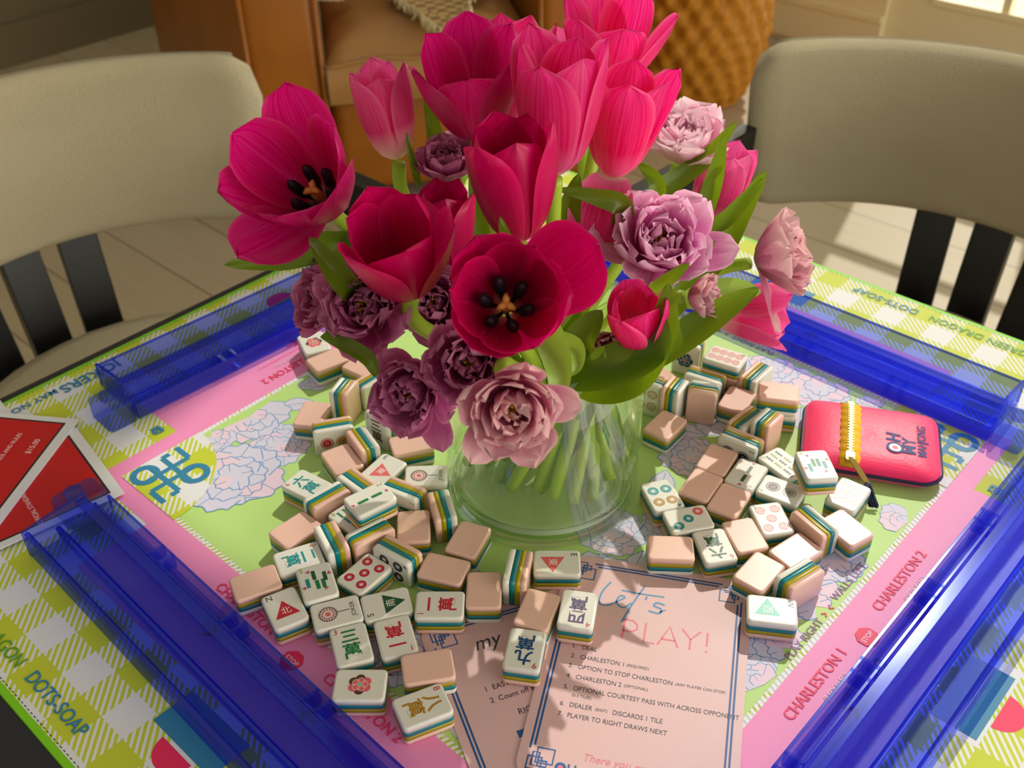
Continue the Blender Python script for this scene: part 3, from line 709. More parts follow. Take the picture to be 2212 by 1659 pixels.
# ================================================================== RED RULE CARDS
m_white = plain('white_paper', lin(228, 228, 226), 0.5, 0.3); m_red = plain('card_red', lin(200, 2, 4), 0.45, 0.4); m_bk = plain('print_black', lin(16, 16, 18), 0.5); m_wred = plain('print_pale', lin(250, 205, 205), 0.5)
def rcard(c, rot, z, w, h, label, full=True):
    g = G(); g.box((0, 0, 0.0006), (w, h, 0.0012)); zz = 0.00125
    g.poly([(-w / 2 + .006, -h / 2 + .008), (w / 2 - .006, -h / 2 + .008), (w / 2 - .006, h / 2 - .008), (-w / 2 + .006, h / 2 - .008)], zz, 2); zz += .00005
    g.poly([(-w / 2 + .0078, -h / 2 + .0098), (w / 2 - .0078, -h / 2 + .0098), (w / 2 - .0078, h / 2 - .0098), (-w / 2 + .0078, h / 2 - .0098)], zz, 1); zz += .00005
    if full:
        g.poly([(-0.030, 0.006), (0.030, 0.006), (0.030, 0.040), (-0.030, 0.040)], zz, 0); g.line([(-0.030, 0.006), (0.030, 0.006), (0.030, 0.040), (-0.030, 0.040)], 0.0012, zz + .00002, 2, True)
        g.text('\u842c \u4e2d', 0.0, 0.028, 0.016, 0, zz + .00004, 2, 0.02); g.text('2024', 0.0, 0.0125, 0.008, 0, zz + .00004, 1, 0.01)
    g.text('OFFICIAL STANDARD HANDS AND RULES', 0, -0.012, 0.0052, 0, zz + .00004, 3, 0.01, 0.9); g.text('$15.00', 0.030, -0.030, 0.0065, 0, zz + .00004, 3, 0.01)
    o = part('rule_card', g, [m_white, m_red, m_bk, m_wred]); o.location = (c[0], c[1], Z0 + z); o.rotation_euler = (0, 0, rot)
    return tag(o, label, 'card')
rcard((-0.4800, 0.0190), math.radians(40), 0.0008, 0.10, 0.14, 'red and white rule card at the back of the small stack, mostly covered', False)
rcard((-0.4180, -0.0400), math.radians(128), 0.0022, 0.10, 0.145, 'red rule card marked 15.00 whose corner sticks out under the top card', False)
rcard((-0.4520, -0.0060), math.radians(81), 0.0036, 0.135, 0.10, 'red rule card with white border lying on top of the stack at the left edge')

# ================================================================== PINK ZIP POUCH
k = NT('pink_satin')
nz = k.n('ShaderNodeTexNoise', {'Scale': 26.0, 'Detail': 1.0}); k.base(lin(250, 44, 104), 0.42, 0.35); k.bump(nz.outputs[0], 0.08, 0.002); k.b.inputs['Sheen Weight'].default_value = 0.2
m_sat = k.m; m_nv = plain('navy_piping', lin(18, 26, 62), 0.5); m_yel = plain('yellow_zip_tape', lin(236, 180, 10), 0.6); m_gold = plain('gold_metal', (0.62, 0.42, 0.12, 1), 0.35, 0.5, 1.0); m_thr = plain('navy_thread', lin(36, 52, 128), 0.6)
pA, pB = at(1712, 872, 0.008), at(2000, 905, 0.008); pC = at(2045, 1033, 0.008)
px_ = (pB - pA); pang = math.atan2(px_.y, px_.x); PW = 0.103; PH = 0.082
pc = at(1880, 955, 0.008)
po = thing('zip_pouch', 'pink satin zip pouch with yellow zipper and navy piping on the right of the mat', 'pouch', (pc.x, pc.y, Z0 + 0.0008), pang - 0.06)
def pz(x, y):
    u = min(1, abs(x) / (PW / 2)); v = min(1, abs(y) / (PH / 2))
    return 0.0085 + 0.0085 * math.sqrt(max(0, (1 - u ** 4) * (1 - v ** 4))) + 0.0012 * noise.noise(Vector((x * 60, y * 60, 0))) * (1 - u ** 4) * (1 - v ** 4)
g = G(); rings = []
shape = lambda f: [(x * f, y * f) for x, y in rrect(PW / 2, PH / 2, 0.016, 6)]
for f in (0.02, 0.2, 0.4, 0.6, 0.75, 0.88, 0.96, 1.0): rings.append([(x, y, pz(x, y)) for x, y in shape(f)])
rings += [[(x, y, 0.0050) for x, y in shape(0.985)], [(x, y, 0.0008) for x, y in shape(0.93)]]
g.loft(rings[::-1]); part('pouch_body', g, m_sat, po, True)
g = G(); loop = shape(1.005); g.tube([(x, y, 0.0075) for x, y in loop] + [(loop[0][0], loop[0][1], 0.0075)], 0.0015, 6); part('piping', g, m_nv, po, True)
zx = -0.0165
def strip(g, x0, x1, lift, n=24, wob=0.0, mi=0, ylo=None, yhi=None):
    vs = []
    ylo = -PH / 2 + .001 if ylo is None else ylo; yhi = PH / 2 - .001 if yhi is None else yhi
    for i in range(n + 1):
        y = ylo + (yhi - ylo) * i / n; w = wob * math.sin(i * 1.9)
        for x in (x0 + w, x1 - w): vs.append((x, y, pz(x, y) + lift + wob * .4 * math.cos(i * 1.9)))
    g.add(vs, [(2 * i, 2 * i + 1, 2 * i + 3, 2 * i + 2) for i in range(n)], mi)
g = G(); strip(g, zx - .0075, zx + .0075, .0007, 30, .0007); o = part('zipper_tape', g, m_yel, po, True); so = o.modifiers.new('t', 'SOLIDIFY'); so.thickness = .0006
g = G(); 
for i in range(46):
    y = -PH / 2 + .006 + (PH - .008) * i / 45; g.box((zx + (0.0006 if i % 2 else -0.0006), y, pz(zx, y) + .0016), (0.0034, 0.0011, 0.0012))
part('zipper_teeth', g, m_gold, po)
y0 = -PH / 2 + .007
g = G(); g.loft([[(zx + x, y0 + y, pz(zx, y0) + z) for x, y in rrect(.0032, .005, .0015)] for z in (.001, .004)]); sl_ = part('zipper_slider', g, m_gold, po)
g = G(); a = Vector((zx, y0 - .003, pz(zx, y0) + .0045)); b = Vector((zx + .014, y0 - .0205, .011)); dv = (b - a); nrm = Vector((1, 0, 0))
g.loft([[p + nrm * sx * w + Vector((0, 0, sz * .0006)) for sx, sz in ((-1, -1), (1, -1), (1, 1), (-1, 1))] for p, w in ((a, .0016), (a + dv * .2, .0026), (a + dv * .9, .0022), (b, .0014))]); part('zipper_pull', g, m_gold, po)
g = G()
for i in range(34):
    an = random.uniform(0, 6.28); r = random.uniform(0, .004)
    e = b + Vector((r * math.cos(an) + .006, -.012 - random.uniform(0, .004), -.0105 + .002 * abs(math.sin(an)) + .001))
    g.tube([b, b + Vector((r * .8 * math.cos(an), -.004, .001 + r * .4 * math.sin(an))), e], .0007, 5)
g.sphere(b + Vector((0, -.002, 0)), .0028, 8)
part('tassel', g, m_nv, po, True)
g = G()
def ptext(s_, x, y, size, bold=.02, sx=1.0):
    s0 = len(g.v); g.text(s_, x, y, size, math.pi / 2, 0, 0, bold, sx)
    for i in range(s0, len(g.v)): v = g.v[i]; g.v[i] = (v[0], v[1], pz(v[0], v[1]) + .0004)
ptext('H', 0.0160, -0.002, 0.0150, .03); 
s0 = len(g.v); g.ring(0.0165, -0.0145, 0.0046, 0.0066, 0, 0, 20); g.ring(0.0165, -0.0145, 0.0022, 0.0046, 0, 1, 20); g.ring(0.0165, -0.0145, 0.0, 0.0022, 0, 2, 14)
for i in range(s0, len(g.v)): v = g.v[i]; g.v[i] = (v[0], v[1], pz(v[0], v[1]) + .0005)
ptext('MY', 0.0275, -0.0095, 0.0140, .025, 1.0); ptext('MAHJONG', 0.0370, -0.0005, 0.0095, .02, 0.84)
part('embroidery', g, [m_thr, plain('white_thread', lin(240, 235, 235)), plain('rose_thread', lin(230, 90, 130))], po)

# ================================================================== GLASS VASE AND WATER
VC = Vector((-0.0145, -0.0285, 0)); VR = 0.0715; VH = 0.148
m_glass = clear_mat('vase_glass', (0.98, 0.995, 0.975, 1), 0.015, 0.015, 0.38, 0.16)
m_water = clear_mat('water_surface', (0.97, 0.99, 0.90, 1), 0.02, 0.01, 0.12, 0.15)
va = thing('vase', 'clear glass cylinder vase holding the tulips at the centre of the mat', 'vase', (VC.x, VC.y, Z0 + 0.0007), 0)
def circ(r, z, n=64): return [(r * math.cos(6.28319 * i / n), r * math.sin(6.28319 * i / n), z) for i in range(n)]
g = G(); g.loft([circ(VR - .003, 0.0), circ(VR, 0.003), circ(VR, VH - .001), circ(VR - .0015, VH), circ(VR - .003, VH - .001), circ(VR - .0035, 0.019), circ(VR - .010, 0.0135)], 0, True, True)
part('glass_wall', g, m_glass, va, True)
k = NT('thick_base_glass'); k.b.inputs['Base Color'].default_value = (0.93, 0.98, 0.9, 1); k.b.inputs['Transmission Weight'].default_value = 1; k.b.inputs['Roughness'].default_value = 0.02; k.b.inputs['IOR'].default_value = 1.2
g = G()
def torus(R, r, z, n=64, m=10):
    vs = []; fs = []
    for i in range(n):
        a = 6.28319 * i / n
        for j in range(m):
            b = 6.28319 * j / m; vs.append(((R + r * math.cos(b)) * math.cos(a), (R + r * math.cos(b)) * math.sin(a), z + r * math.sin(b)))
    for i in range(n):
        for j in range(m): fs.append((i * m + j, ((i + 1) % n) * m + j, ((i + 1) % n) * m + (j + 1) % m, i * m + (j + 1) % m))
    g.add(vs, fs)
torus(VR - .0065, .0028, .0058); torus(VR - .0065, .0022, .0125)
part('base_ring', g, k.m, va, True)
k = NT('painted_caustic_glass'); t_ = k.n('ShaderNodeBsdfTransparent', {'Color': (.97, .99, .95, 1)}); d_ = k.n('ShaderNodeBsdfDiffuse', {'Color': (.9, .95, .86, 1)}); mx = k.n('ShaderNodeMixShader', {0: .6, 1: t_.outputs[0], 2: d_.outputs[0]}); k.t.links.new(mx.outputs[0], k.out.inputs[0])  # pale diffuse mixed in stands for the bright caustic in the vase bottom
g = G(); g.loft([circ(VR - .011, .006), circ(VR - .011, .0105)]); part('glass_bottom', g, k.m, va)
g = G(); WL = 0.094; g.loft([circ(VR - .012, 0.0150), circ(VR - .0042, 0.0205), circ(VR - .0042, WL), circ(VR - .0055, WL - .0012), circ(.001, WL - .0012)], 0, True, True)
wt = part('water', g, m_water, None, True); wt.location = (VC.x, VC.y, Z0 + 0.0008); tag(wt, 'clear water filling the lower half of the glass vase', 'water')

# ================================================================== MAHJONG TILES
m_ivory = plain('ivory_tile', lin(226, 224, 212), 0.28, 0.4); m_tteal = plain('teal_layer', lin(0, 124, 134), 0.25, 0.5); m_olive = plain('olive_layer', lin(168, 152, 0), 0.25, 0.5); m_tpink = plain('blush_tile', lin(234, 190, 172), 0.28, 0.4)
TC = {'red': lin(196, 16, 48), 'green': lin(0, 120, 60), 'teal': lin(0, 140, 140), 'blue': lin(20, 70, 120), 'gold': lin(176, 128, 20), 'black': lin(40, 36, 52), 'rose': lin(226, 96, 100), 'dgreen': lin(8, 76, 44), 'white': lin(238, 234, 220), 'olive': lin(150, 150, 20), 'brown': lin(90, 50, 40), 'mint': lin(110, 200, 180), 'grey': lin(160, 158, 150), 'plum': lin(80, 60, 100)}
TCM = {k_: plain('engraving_' + k_, v_, 0.4) for k_, v_ in TC.items()}
HX, HY = 0.01175, 0.016
def layer(z0, z1, b0=0.0, b1=0.0):
    g = G(); rings = []
    if b0:
        for i in range(3):
            a = math.pi / 2 * i / 3; ins = b0 * (1 - math.sin(a)); rings.append([(x, y, z0 + b0 * (1 - math.cos(a))) for x, y in rrect(HX - ins, HY - ins, 0.003 - ins * .3, 4)])
    rings.append([(x, y, z0 + b0) for x, y in rrect(HX, HY, 0.003, 4)]); rings.append([(x, y, z1 - b1) for x, y in rrect(HX, HY, 0.003, 4)])
    if b1:
        for i in range(2, -1, -1):
            a = math.pi / 2 * i / 3; ins = b1 * (1 - math.sin(a)); rings.append([(x, y, z1 - b1 * (1 - math.cos(a))) for x, y in rrect(HX - ins, HY - ins, 0.003 - ins * .3, 4)])
    g.loft(rings); return g
def _flat(me):
    for p in me.polygons:
        if len(p.vertices) > 4: p.use_smooth = False
LAY = [('face_slab', layer(0.0034, 0.008, 0, 0.0014).mesh('face_slab', [m_ivory], True)), ('teal_band', layer(-0.0003, 0.0034).mesh('teal_band', [m_tteal], True)),
       ('olive_band', layer(-0.0037, -0.0003).mesh('olive_band', [m_olive], True)), ('back_slab', layer(-0.008, -0.0037, 0.0014, 0).mesh('back_slab', [m_tpink], True))]
for _, me in LAY:
    _flat(me)
SZ = 0.00808
WAN = '\u842c'; NUMC = dict(zip(range(1, 10), '\u4e00\u4e8c\u4e09\u56db\u4e94\u516d\u4e03\u516b\u4e5d'))
_SYM = {}
def symbol(key):
    if key in _SYM: return _SYM[key]
    g = G(); cols = []
    def c(nm):
        if nm not in cols: cols.append(nm)
        return cols.index(nm)
    p = key.split(':'); kind = p[0]; z = SZ
    if kind == 'crak':
        n = int(p[1]); col = p[2]
        g.text('\u842c' if 0 else '\u842c', 0, -0.0062, 0.0125, 0, z, c(col), 0.022); g.text(NUMC[n], 0.0, 0.0060, 0.0115, 0, z, c(col), 0.025)
        g.text(str(n), -0.0080, 0.0118, 0.0060, 0, z, c(p[3] if len(p) > 3 else 'red'), 0.0)
    elif kind == 'dot':
        n = int(p[1]); cl = p[2].split(',')
        LP = {2: [(0, .0062, .0052), (0, -.0062, .0052)], 3: [(-.0055, .009, .0038), (0, 0, .0038), (.0055, -.009, .0038)], 4: [(-.005, .0065, .0042), (.005, .0065, .0042), (-.005, -.0055, .0042), (.005, -.0055, .0042)],
              5: [(-.0055, .0088, .0036), (.0055, .0088, .0036), (0, 0, .0036), (-.0055, -.0088, .0036), (.0055, -.0088, .0036)],
              9: [(x * .0066, y * .0078, .0033) for x in (-1, 0, 1) for y in (1, 0, -1)], 8: [(x * .0045, .0105 - y * .007, .0033) for x in (-1, 1) for y in range(4)]}
        for i, (x, y, r) in enumerate(LP[n]):
            col = c(cl[i % len(cl)]); line_ = len(p) > 3 and p[3] == 'line'
            g.ring(x, y, r * .84, r, z, col, 18)
            if line_:
                for a in range(5): g.ring(x + .5 * r * math.cos(a * 1.2566), y + .5 * r * math.sin(a * 1.2566), r * .22, r * .32, z, col, 8)
            elif n == 2:
                g.ring(x, y, r * .25, r * .72, z, col, 18); g.ring(x, y, 0, r * .18, z, c('black'), 10)
            else:
                g.ring(x, y, 0, r * .86, z, col, 18)
                for a in range(3): g.line([(x - .5 * r * math.cos(a * 1.047), y - .5 * r * math.sin(a * 1.047)), (x + .5 * r * math.cos(a * 1.047), y + .5 * r * math.sin(a * 1.047))], r * .14, z + .00003 + a * .00001, c('white'))
        g.text(str(n), -0.0082, 0.0128, 0.0052, 0, z, c('dgreen'))
    elif kind == 'bam':
        n = int(p[1]); L = {2: [(0, .0055), (0, -.0055)], 4: [(-.0055, -.003), (-.0018, .002), (.0018, .002), (.0058, -.001)], 5: [(-.006, 0), (-.001, .006), (.006, .003), (0, -.003), (.004, -.003)], 8: [(x * .005, y) for x in (-1, 0, 1) for y in (.0085, .0005)] + [(-.005, -.0078), (.005, -.0078)], 9: [(x * .005, y) for x in (-1, 0, 1) for y in (.009, .0, -.009)]}[n]
        cl = p[2].split(',')
        for i, (x, y) in enumerate(L):
            col = c(cl[i % len(cl)]); h = .0062 if n > 5 else .0075
            g.line([(x, y - h / 2), (x, y + h / 2)], .0015 if n > 5 else .0026, z, col)
            for yy in (-h / 2, 0, h / 2): g.line([(x - .0012, y + yy), (x + .0012, y + yy)], .0008, z + .00002, col)
        if n in (2, 4, 5):
            for i in range(4 if n > 2 else 2):
                a = i * 1.6 + .4 if n > 2 else i * 3.1416 + 1.57; x, y = .0088 * math.cos(a), .0088 * math.sin(a) + (.001 if n > 2 else .0035 * (1 if i == 0 else -1))
                for da in (-.6, 0, .6): g.line([(x, y), (x + .0026 * math.cos(a + da), y + .0026 * math.sin(a + da))], .0006, z, c('red'))
        g.text(str(n), -0.0082, 0.0124, 0.0056, 0, z, c(p[3] if len(p) > 3 else 'olive'))
    elif kind == 'wind':
        d = {'N': 90, 'S': 270, 'E': 0, 'W': 180}[p[1]]; ch = {'N': '\u5317', 'S': '\u5357', 'E': '\u6771', 'W': '\u897f'}[p[1]]; cy = -0.003
        pts = [(0.0095 * math.cos(math.radians(d + a)), cy + 0.0095 * math.sin(math.radians(d + a))) for a in (0, 120, 240)]
        g.poly(pts, z, c(p[2])); g.text(ch, 0, cy, 0.0068, 0, z + .00004, c('white'), 0.0)
        g.text(p[1], -0.0068, 0.0115, 0.0062, 0, z, c('black'))
    elif kind == 'joker':
        for rr, n, w in ((.0058, 22, .0011), (.0040, 14, .0009)):
            for i in range(n):
                a = 6.28319 * i / n; g.line([((rr - .0009) * math.cos(a), .0055 + (rr - .0009) * math.sin(a)), ((rr + .0005) * math.cos(a), .0055 + (rr + .0005) * math.sin(a))], w, z, c('brown' if rr > .005 else 'red'))
        g.ring(0, .0055, 0, .0019, z, c('rose'), 10); g.line([(0, -.0008), (0, -.0085)], .0006, z, c('black')); g.text('JOKER', 0, -.0108, .0042, 0, z, c('black'), 0, 1.05)
    elif kind == 'flower':
        for i in range(6):
            a = 6.28319 * i / 6; g.ring(.0044 * math.cos(a), .0044 * math.sin(a), 0, .0030, z + i * .000004, c('brown' if i in (0, 3, 4) and p[1] == 'rose' else p[1]), 14)
        for i in range(5):
            a = 6.28319 * i / 5 + .4; g.ring(.0027 * math.cos(a), .0027 * math.sin(a), 0, .0024, z + .00003 + i * .000004, c(p[1]), 12); g.ring(.0027 * math.cos(a), .0027 * math.sin(a), .0021, .0024, z + .00006, c('white'), 12)
        g.ring(0, 0, 0, .0013, z + .00008, c('mint' if p[1] == 'rose' else 'rose'), 10)
    _SYM[key] = g.mesh('engraving', [TCM[q] for q in cols]); return _SYM[key]
# kind, centre px, direction px, lift, symbol, label
TILES = [
 ('U', 686, 748, 18, 34, 0, 'flower:rose', 'white faced tile at the far left end of the pile, partly under the mauve blooms'),
 ('D', 728, 782, 30, -12, 0, None, 'blush backed tile at the far left, behind the tile by the rack'),
 ('D', 772, 788, 44, 20, 0, None, 'blush backed tile lying just under the drooping mauve petals at far left'),
 ('V', 752, 822, 32, -40, 0, None, 'tile standing on its short end on the left, stripes facing the camera'),
 ('E', 776, 818, 55, -33, 0, 'crak:6:green', 'standing tile on the left whose green characters face right'),
 ('D', 676, 898, 25, -49, 0, None, 'blush backed tile on the left edge of the pile, behind the two dots tile'),
 ('E', 718, 915, 82, -14, 0, 'dot:2:gold,red', 'tile standing on its side with one gold and one red dot'),
 ('D', 750, 988, 37, 50, 0, None, 'blush backed tile in front of the gold and red two dots tile'),
 ('E', 799, 960, 36, 50, 0, None, 'tile on its long edge at left, stripes slanting, beside a blush back'),
 ('D', 868, 952, 66, -14, 0, None, 'blush backed tile just left of the vase under the mauve petals'),
 ('V', 830, 908, 45, 22, 0, 'crak:3:brown', 'tile standing behind the others on the left with brown characters'),
 ('U', 834, 1017, 26, -24, 0, 'wind:E:rose', 'tile with a pale red triangle on the left of the vase'),
 ('U', 925, 1030, -60, 2, 0, 'joker', 'joker tile with a pale red burst touching the left of the vase'),
 ('U', 683, 1066, -48, -24, 0, 'crak:6:teal', 'tile with teal six characters at the left edge of the pile'),
 ('E', 736, 1079, 75, -42, 0, None, 'tile on its long edge with blush back facing the camera, beside the teal six'),
 ('E', 775, 1041, 64, 46, 0, None, 'tile on its long edge with white side facing left, behind the teal six'),
 ('E', 868, 1045, 58, 22, 0, 'bam:2:green', 'tile on its long edge left of the vase, white side toward the camera'),
 ('U', 822, 1086, 58, -28, 0.0165, 'bam:2:green', 'tile lying raised on top of others with its dark striped edge showing'),
 ('U', 757, 1131, -36, -26, 0, 'bam:8:green,teal,green,teal,green,green,olive,olive', 'tile with rows of green and olive bamboo sticks'),
 ('D', 659, 1143, 70, -45, 0, None, 'blush backed tile at left, just above the teal two tile'),
 ('E', 724, 1178, 33, 62, 0, None, 'tile on its long edge with a bright stripe, beside the teal two'),
 ('E', 799, 1150, 70, -35, 0, None, 'tile on its long edge, blush back facing forward, above the red five dots'),
 ('E', 861, 1179, 68, 36, 0, 'dot:4:black', 'tile leaning over the red five dots tile, white side forward'),
 ('U', 806, 1235, 32, -28, 0, 'dot:5:red', 'tile with five red dots'),
 ('D', 886, 1134, 0, -1, 0, None, 'blush backed tile behind the leaning tile, left of the vase'),
 ('E', 941, 1094, 14, 47, 0, None, 'tile on its long edge touching the left side of the vase'),
 ('D', 997, 1160, 34, -58, 0, None, 'blush backed tile in shade below the left of the vase'),
 ('D', 950, 1226, 82, 19, 0, None, 'wide blush backed tile in shade, left one of the touching pair below the vase'),
 ('D', 1026, 1252, 3, -60, 0, None, 'blush backed tile in shade, right one of the touching pair below the vase'),
 ('E', 1087, 1237, -14, 60, 0, None, 'tile on its long edge in shade, next to the red triangle tile'),
 ('U', 1168, 1215, 60, 0, 0, 'wind:E:rose', 'tile with a red triangle and letter E in front of the vase'),
 ('U', 653, 1205, 80, -25, 0, 'crak:2:teal', 'tile with teal two characters'),
 ('D', 569, 1252, 90, -30, 0, None, 'blush backed tile lying farthest left, on the pink frame'),
 ('U', 711, 1254, -20, -63, 0.003, 'bam:5:teal,dgreen,dgreen,green,green', 'tile with five green bamboo stems and red leaves'),
 ('U', 635, 1308, -28, -58, 0, 'wind:N:red', 'tile with a crimson triangle and letter N'),
 ('U', 735, 1313, -80, 20, 0.0005, 'joker', 'joker tile with a red and brown burst, under the green bamboo tile'),
 ('U', 843, 1303, -80, 18, 0, 'wind:S:dgreen', 'tile with a dark green triangle and letter S'),
 ('U', 949, 1306, -60, 0, 0.0012, 'crak:1:red', 'tile with red one characters lying sideways on the pink card corner'),
 ('U', 762, 1375, -15, -60, 0, 'crak:3:green', 'tile with green three characters'),
 ('U', 854, 1372, 16, 60, 0, 'crak:1:red', 'upside-down tile with red one characters, right of the green three'),
 ('U', 781, 1455, 60, 0, 0, 'flower:rose', 'tile with a coral and brown flower'),
 ('D', 922, 1437, 95, -15, 0.0012, None, 'blush backed tile on the edge of the lower pink card'),
 ('U', 911, 1513, 80, -30, 0, 'crak:8:gold', 'tile with golden eight characters, the nearest tile to the camera'),
 ('D', 1131, 1307, 30, -68, 0.0012, None, 'blush backed tile between the two pink cards, left of the purple four'),
 ('U', 1134, 1400, -15, 70, 0.0022, 'crak:9:blue', 'upside-down tile with dark blue nine characters on the pink cards'),
 ('U', 1217, 1312, -14, 70, 0.0025, 'crak:4:plum', 'upside-down tile with purple four characters on the upper card edge'),
 # right of the vase
 ('V', 1490, 735, 50, 14, 0, 'flower:blue', 'tile standing upright with a blue flower facing the camera'),
 ('D', 1440, 815, 50, 40, 0, None, 'blush backed tile behind the standing ones, right of the vase'),
 ('E', 1517, 803, 40, 12, 0, None, 'low tile wedged at the foot of the upright blue flower tile'),
 ('D', 1556, 812, 60, 16, 0, None, 'blush backed tile under the tile with red rings'),
 ('U', 1567, 776, 66, 20, 0.0162, 'dot:8:rose:line', 'tile with many small red rings lying on another tile'),
 ('E', 1629, 803, 44, -40, 0, None, 'tile on its long edge right of the red rings tile'),
 ('U', 1672, 880, 70, 8, 0, None, 'white tile at the bottom of the stack beside the pouch'),
 ('D', 1674, 851, 70, 8, 0.0162, None, 'blush backed tile on top of the stack behind the pouch'),
 ('V', 1473, 834, 26, -34, 0, None, 'tile standing on end right of the vase, stripes facing forward'),
 ('V', 1529, 838, 55, 9, 0, None, 'tile standing upright with its tan back facing the camera'),
 ('D', 1588, 866, 28, -44, 0, None, 'blush backed tile beside the upright tan tile'),
 ('E', 1601, 906, 40, -30, 0, None, 'pale tile on its long edge among the right pile, behind the black circles tile'),
 ('V', 1652, 898, 26, -24, 0, None, 'tile standing on end left of the pouch, pink back to the right'),
 ('E', 1608, 944, 75, 30, 0, 'dot:2:black', 'tile on its long edge with two black circles facing the camera'),
 ('D', 1557, 990, 28, -44, 0, None, 'blush backed tile below the black circles tile'),
 ('D', 1521, 1042, 32, -45, 0, None, 'blush backed tile at the left of the right pile, above the four dots tile'),
 ('U', 1608, 1028, -35, 49, 0, 'bam:2:dgreen:olive', 'tile with two thin dark bamboo stems'),
 ('U', 1677, 1006, -62, -46, 0, 'bam:9:dgreen,olive', 'tile with many rows of thin dark bamboo sticks'),
 ('U', 1764, 1004, -28, -60, 0.0200, 'bam:4:teal,green,green,teal', 'tile with green and teal bamboo resting on the pink pouch'),
 ('U', 1446, 1072, 30, 52, 0, 'dot:4:gold,gold,teal,teal', 'tile with two teal and two gold dots, leftmost of the right pile'),
 ('U', 1497, 1120, -80, 14, 0.0008, 'dot:3:teal,teal,rose', 'tile with three dots, two teal and one red'),
 ('D', 1579, 1083, 32, -50, 0, None, 'blush backed tile right of the three dots tile'),
 ('U', 1682, 1060, -72, -27, 0, 'dot:2:brown,grey', 'tile with one red and one grey ringed dot'),
 ('U', 1663, 1120, -32, -62, 0, 'dot:5:rose:line', 'tile with five pale red ringed dots'),
 ('U', 1827, 1075, 36, -48, 0, 'dot:9:grey:line', 'tile with faint grey rings near the pouch tassel'),
 ('E', 1748, 1124, 62, 52, 0, None, 'tile on its long edge with a broad white top, blush back facing left'),
 ('D', 1824, 1137, 60, 48, 0, None, 'blush backed tile at the right edge of the right pile'),
 ('U', 1554, 1173, 30, 62, 0, 'crak:6:dgreen', 'upside-down tile with dark green six characters'),
 ('D', 1467, 1178, 60, 2, 0, None, 'blush backed tile at the lower left of the right pile, above the card'),
 ('D', 1611, 1153, 35, 60, 0, None, 'blush backed tile right of the dark green six'),
 ('D', 1715, 1184, 60, -38, 0, None, 'blush backed tile in front of the broad white topped tile'),
 ('D', 1640, 1226, 44, -48, 0.0012, None, 'blush backed tile catching the sun at the corner of the upper card'),
 ('E', 1722, 1234, 70, -42, 0, None, 'tile on its long edge with pinkish back facing forward, near the green triangle'),
 ('U', 1668, 1318, 60, 7, 0.0016, 'wind:W:mint', 'tile with a pale green triangle and letter W'),
 ('D', 1437, 917, 45, -44, 0, None, 'blush backed tile alone at the right side of the vase'),
 ('V', 1412, 812, 42, 12, 0, 'dot:4:gold:line', 'tile standing beside the vase with gold rings facing the camera'),
]
WHITE_SIDE = {3: 'L', 4: 'R', 6: 'R', 8: 'L', 10: 'R', 14: 'L', 15: 'R', 16: 'R', 20: 'R', 21: 'L', 22: 'R', 25: 'L', 29: 'R', 46: 'R', 48: 'R', 51: 'R', 54: 'R', 55: 'L', 57: 'R', 58: 'L', 59: 'R', 71: 'L', 78: 'L', 81: 'R'}
recs = []
for i, (kd, px, py, ax, ay, zo, sym, lab) in enumerate(TILES):
    ht = {'U': .016, 'D': .016, 'E': 2 * HX, 'V': 2 * HY}[kd]
    p = at(px, py, zo + ht); q = at(px + ax * .5, py + ay * .5, zo + ht); d = (q - p).to_2d().normalized()
    hu, hv = {'U': (HY, HX), 'D': (HY, HX), 'E': (HY, .008), 'V': (HX, .008)}[kd]
    recs.append([kd, p.x, p.y, d, hu, hv, zo, zo + ht, sym, lab])
def sat(a, b):                             # smallest push that separates two footprints
    best = None
    dx, dy = b[1] - a[1], b[2] - a[2]
    for r in (a, b):
        for axs in (r[3], Vector((-r[3].y, r[3].x))):
            ra = sum(h * abs(axs.dot(v)) for h, v in ((a[4], a[3]), (a[5], Vector((-a[3].y, a[3].x)))))
            rb = sum(h * abs(axs.dot(v)) for h, v in ((b[4], b[3]), (b[5], Vector((-b[3].y, b[3].x)))))
            dd = axs.x * dx + axs.y * dy; ov = ra + rb + 0.0002 - abs(dd)
            if ov <= 0: return None
            if best is None or ov < best[0]: best = (ov, axs * (1 if dd >= 0 else -1))
    return best
for it in range(150):
    for i in range(len(recs)):
        a = recs[i]
        v = Vector((a[1] - VC.x, a[2] - VC.y)); ex = a[4] * abs(v.normalized().dot(a[3])) + a[5] * abs(v.normalized().dot(Vector((-a[3].y, a[3].x))))
        if v.length < VR + ex * .93: a[1] += v.normalized().x * .0006; a[2] += v.normalized().y * .0006
        for j in range(i + 1, len(recs)):
            b = recs[j]
            if a[6] >= b[7] - .0006 or b[6] >= a[7] - .0006: continue
            if abs(a[1] - b[1]) + abs(a[2] - b[2]) > .06: continue
            s_ = sat(a, b)
            if s_:
                m = s_[1] * (s_[0] * .35); a[1] -= m.x; a[2] -= m.y; b[1] += m.x; b[2] += m.y
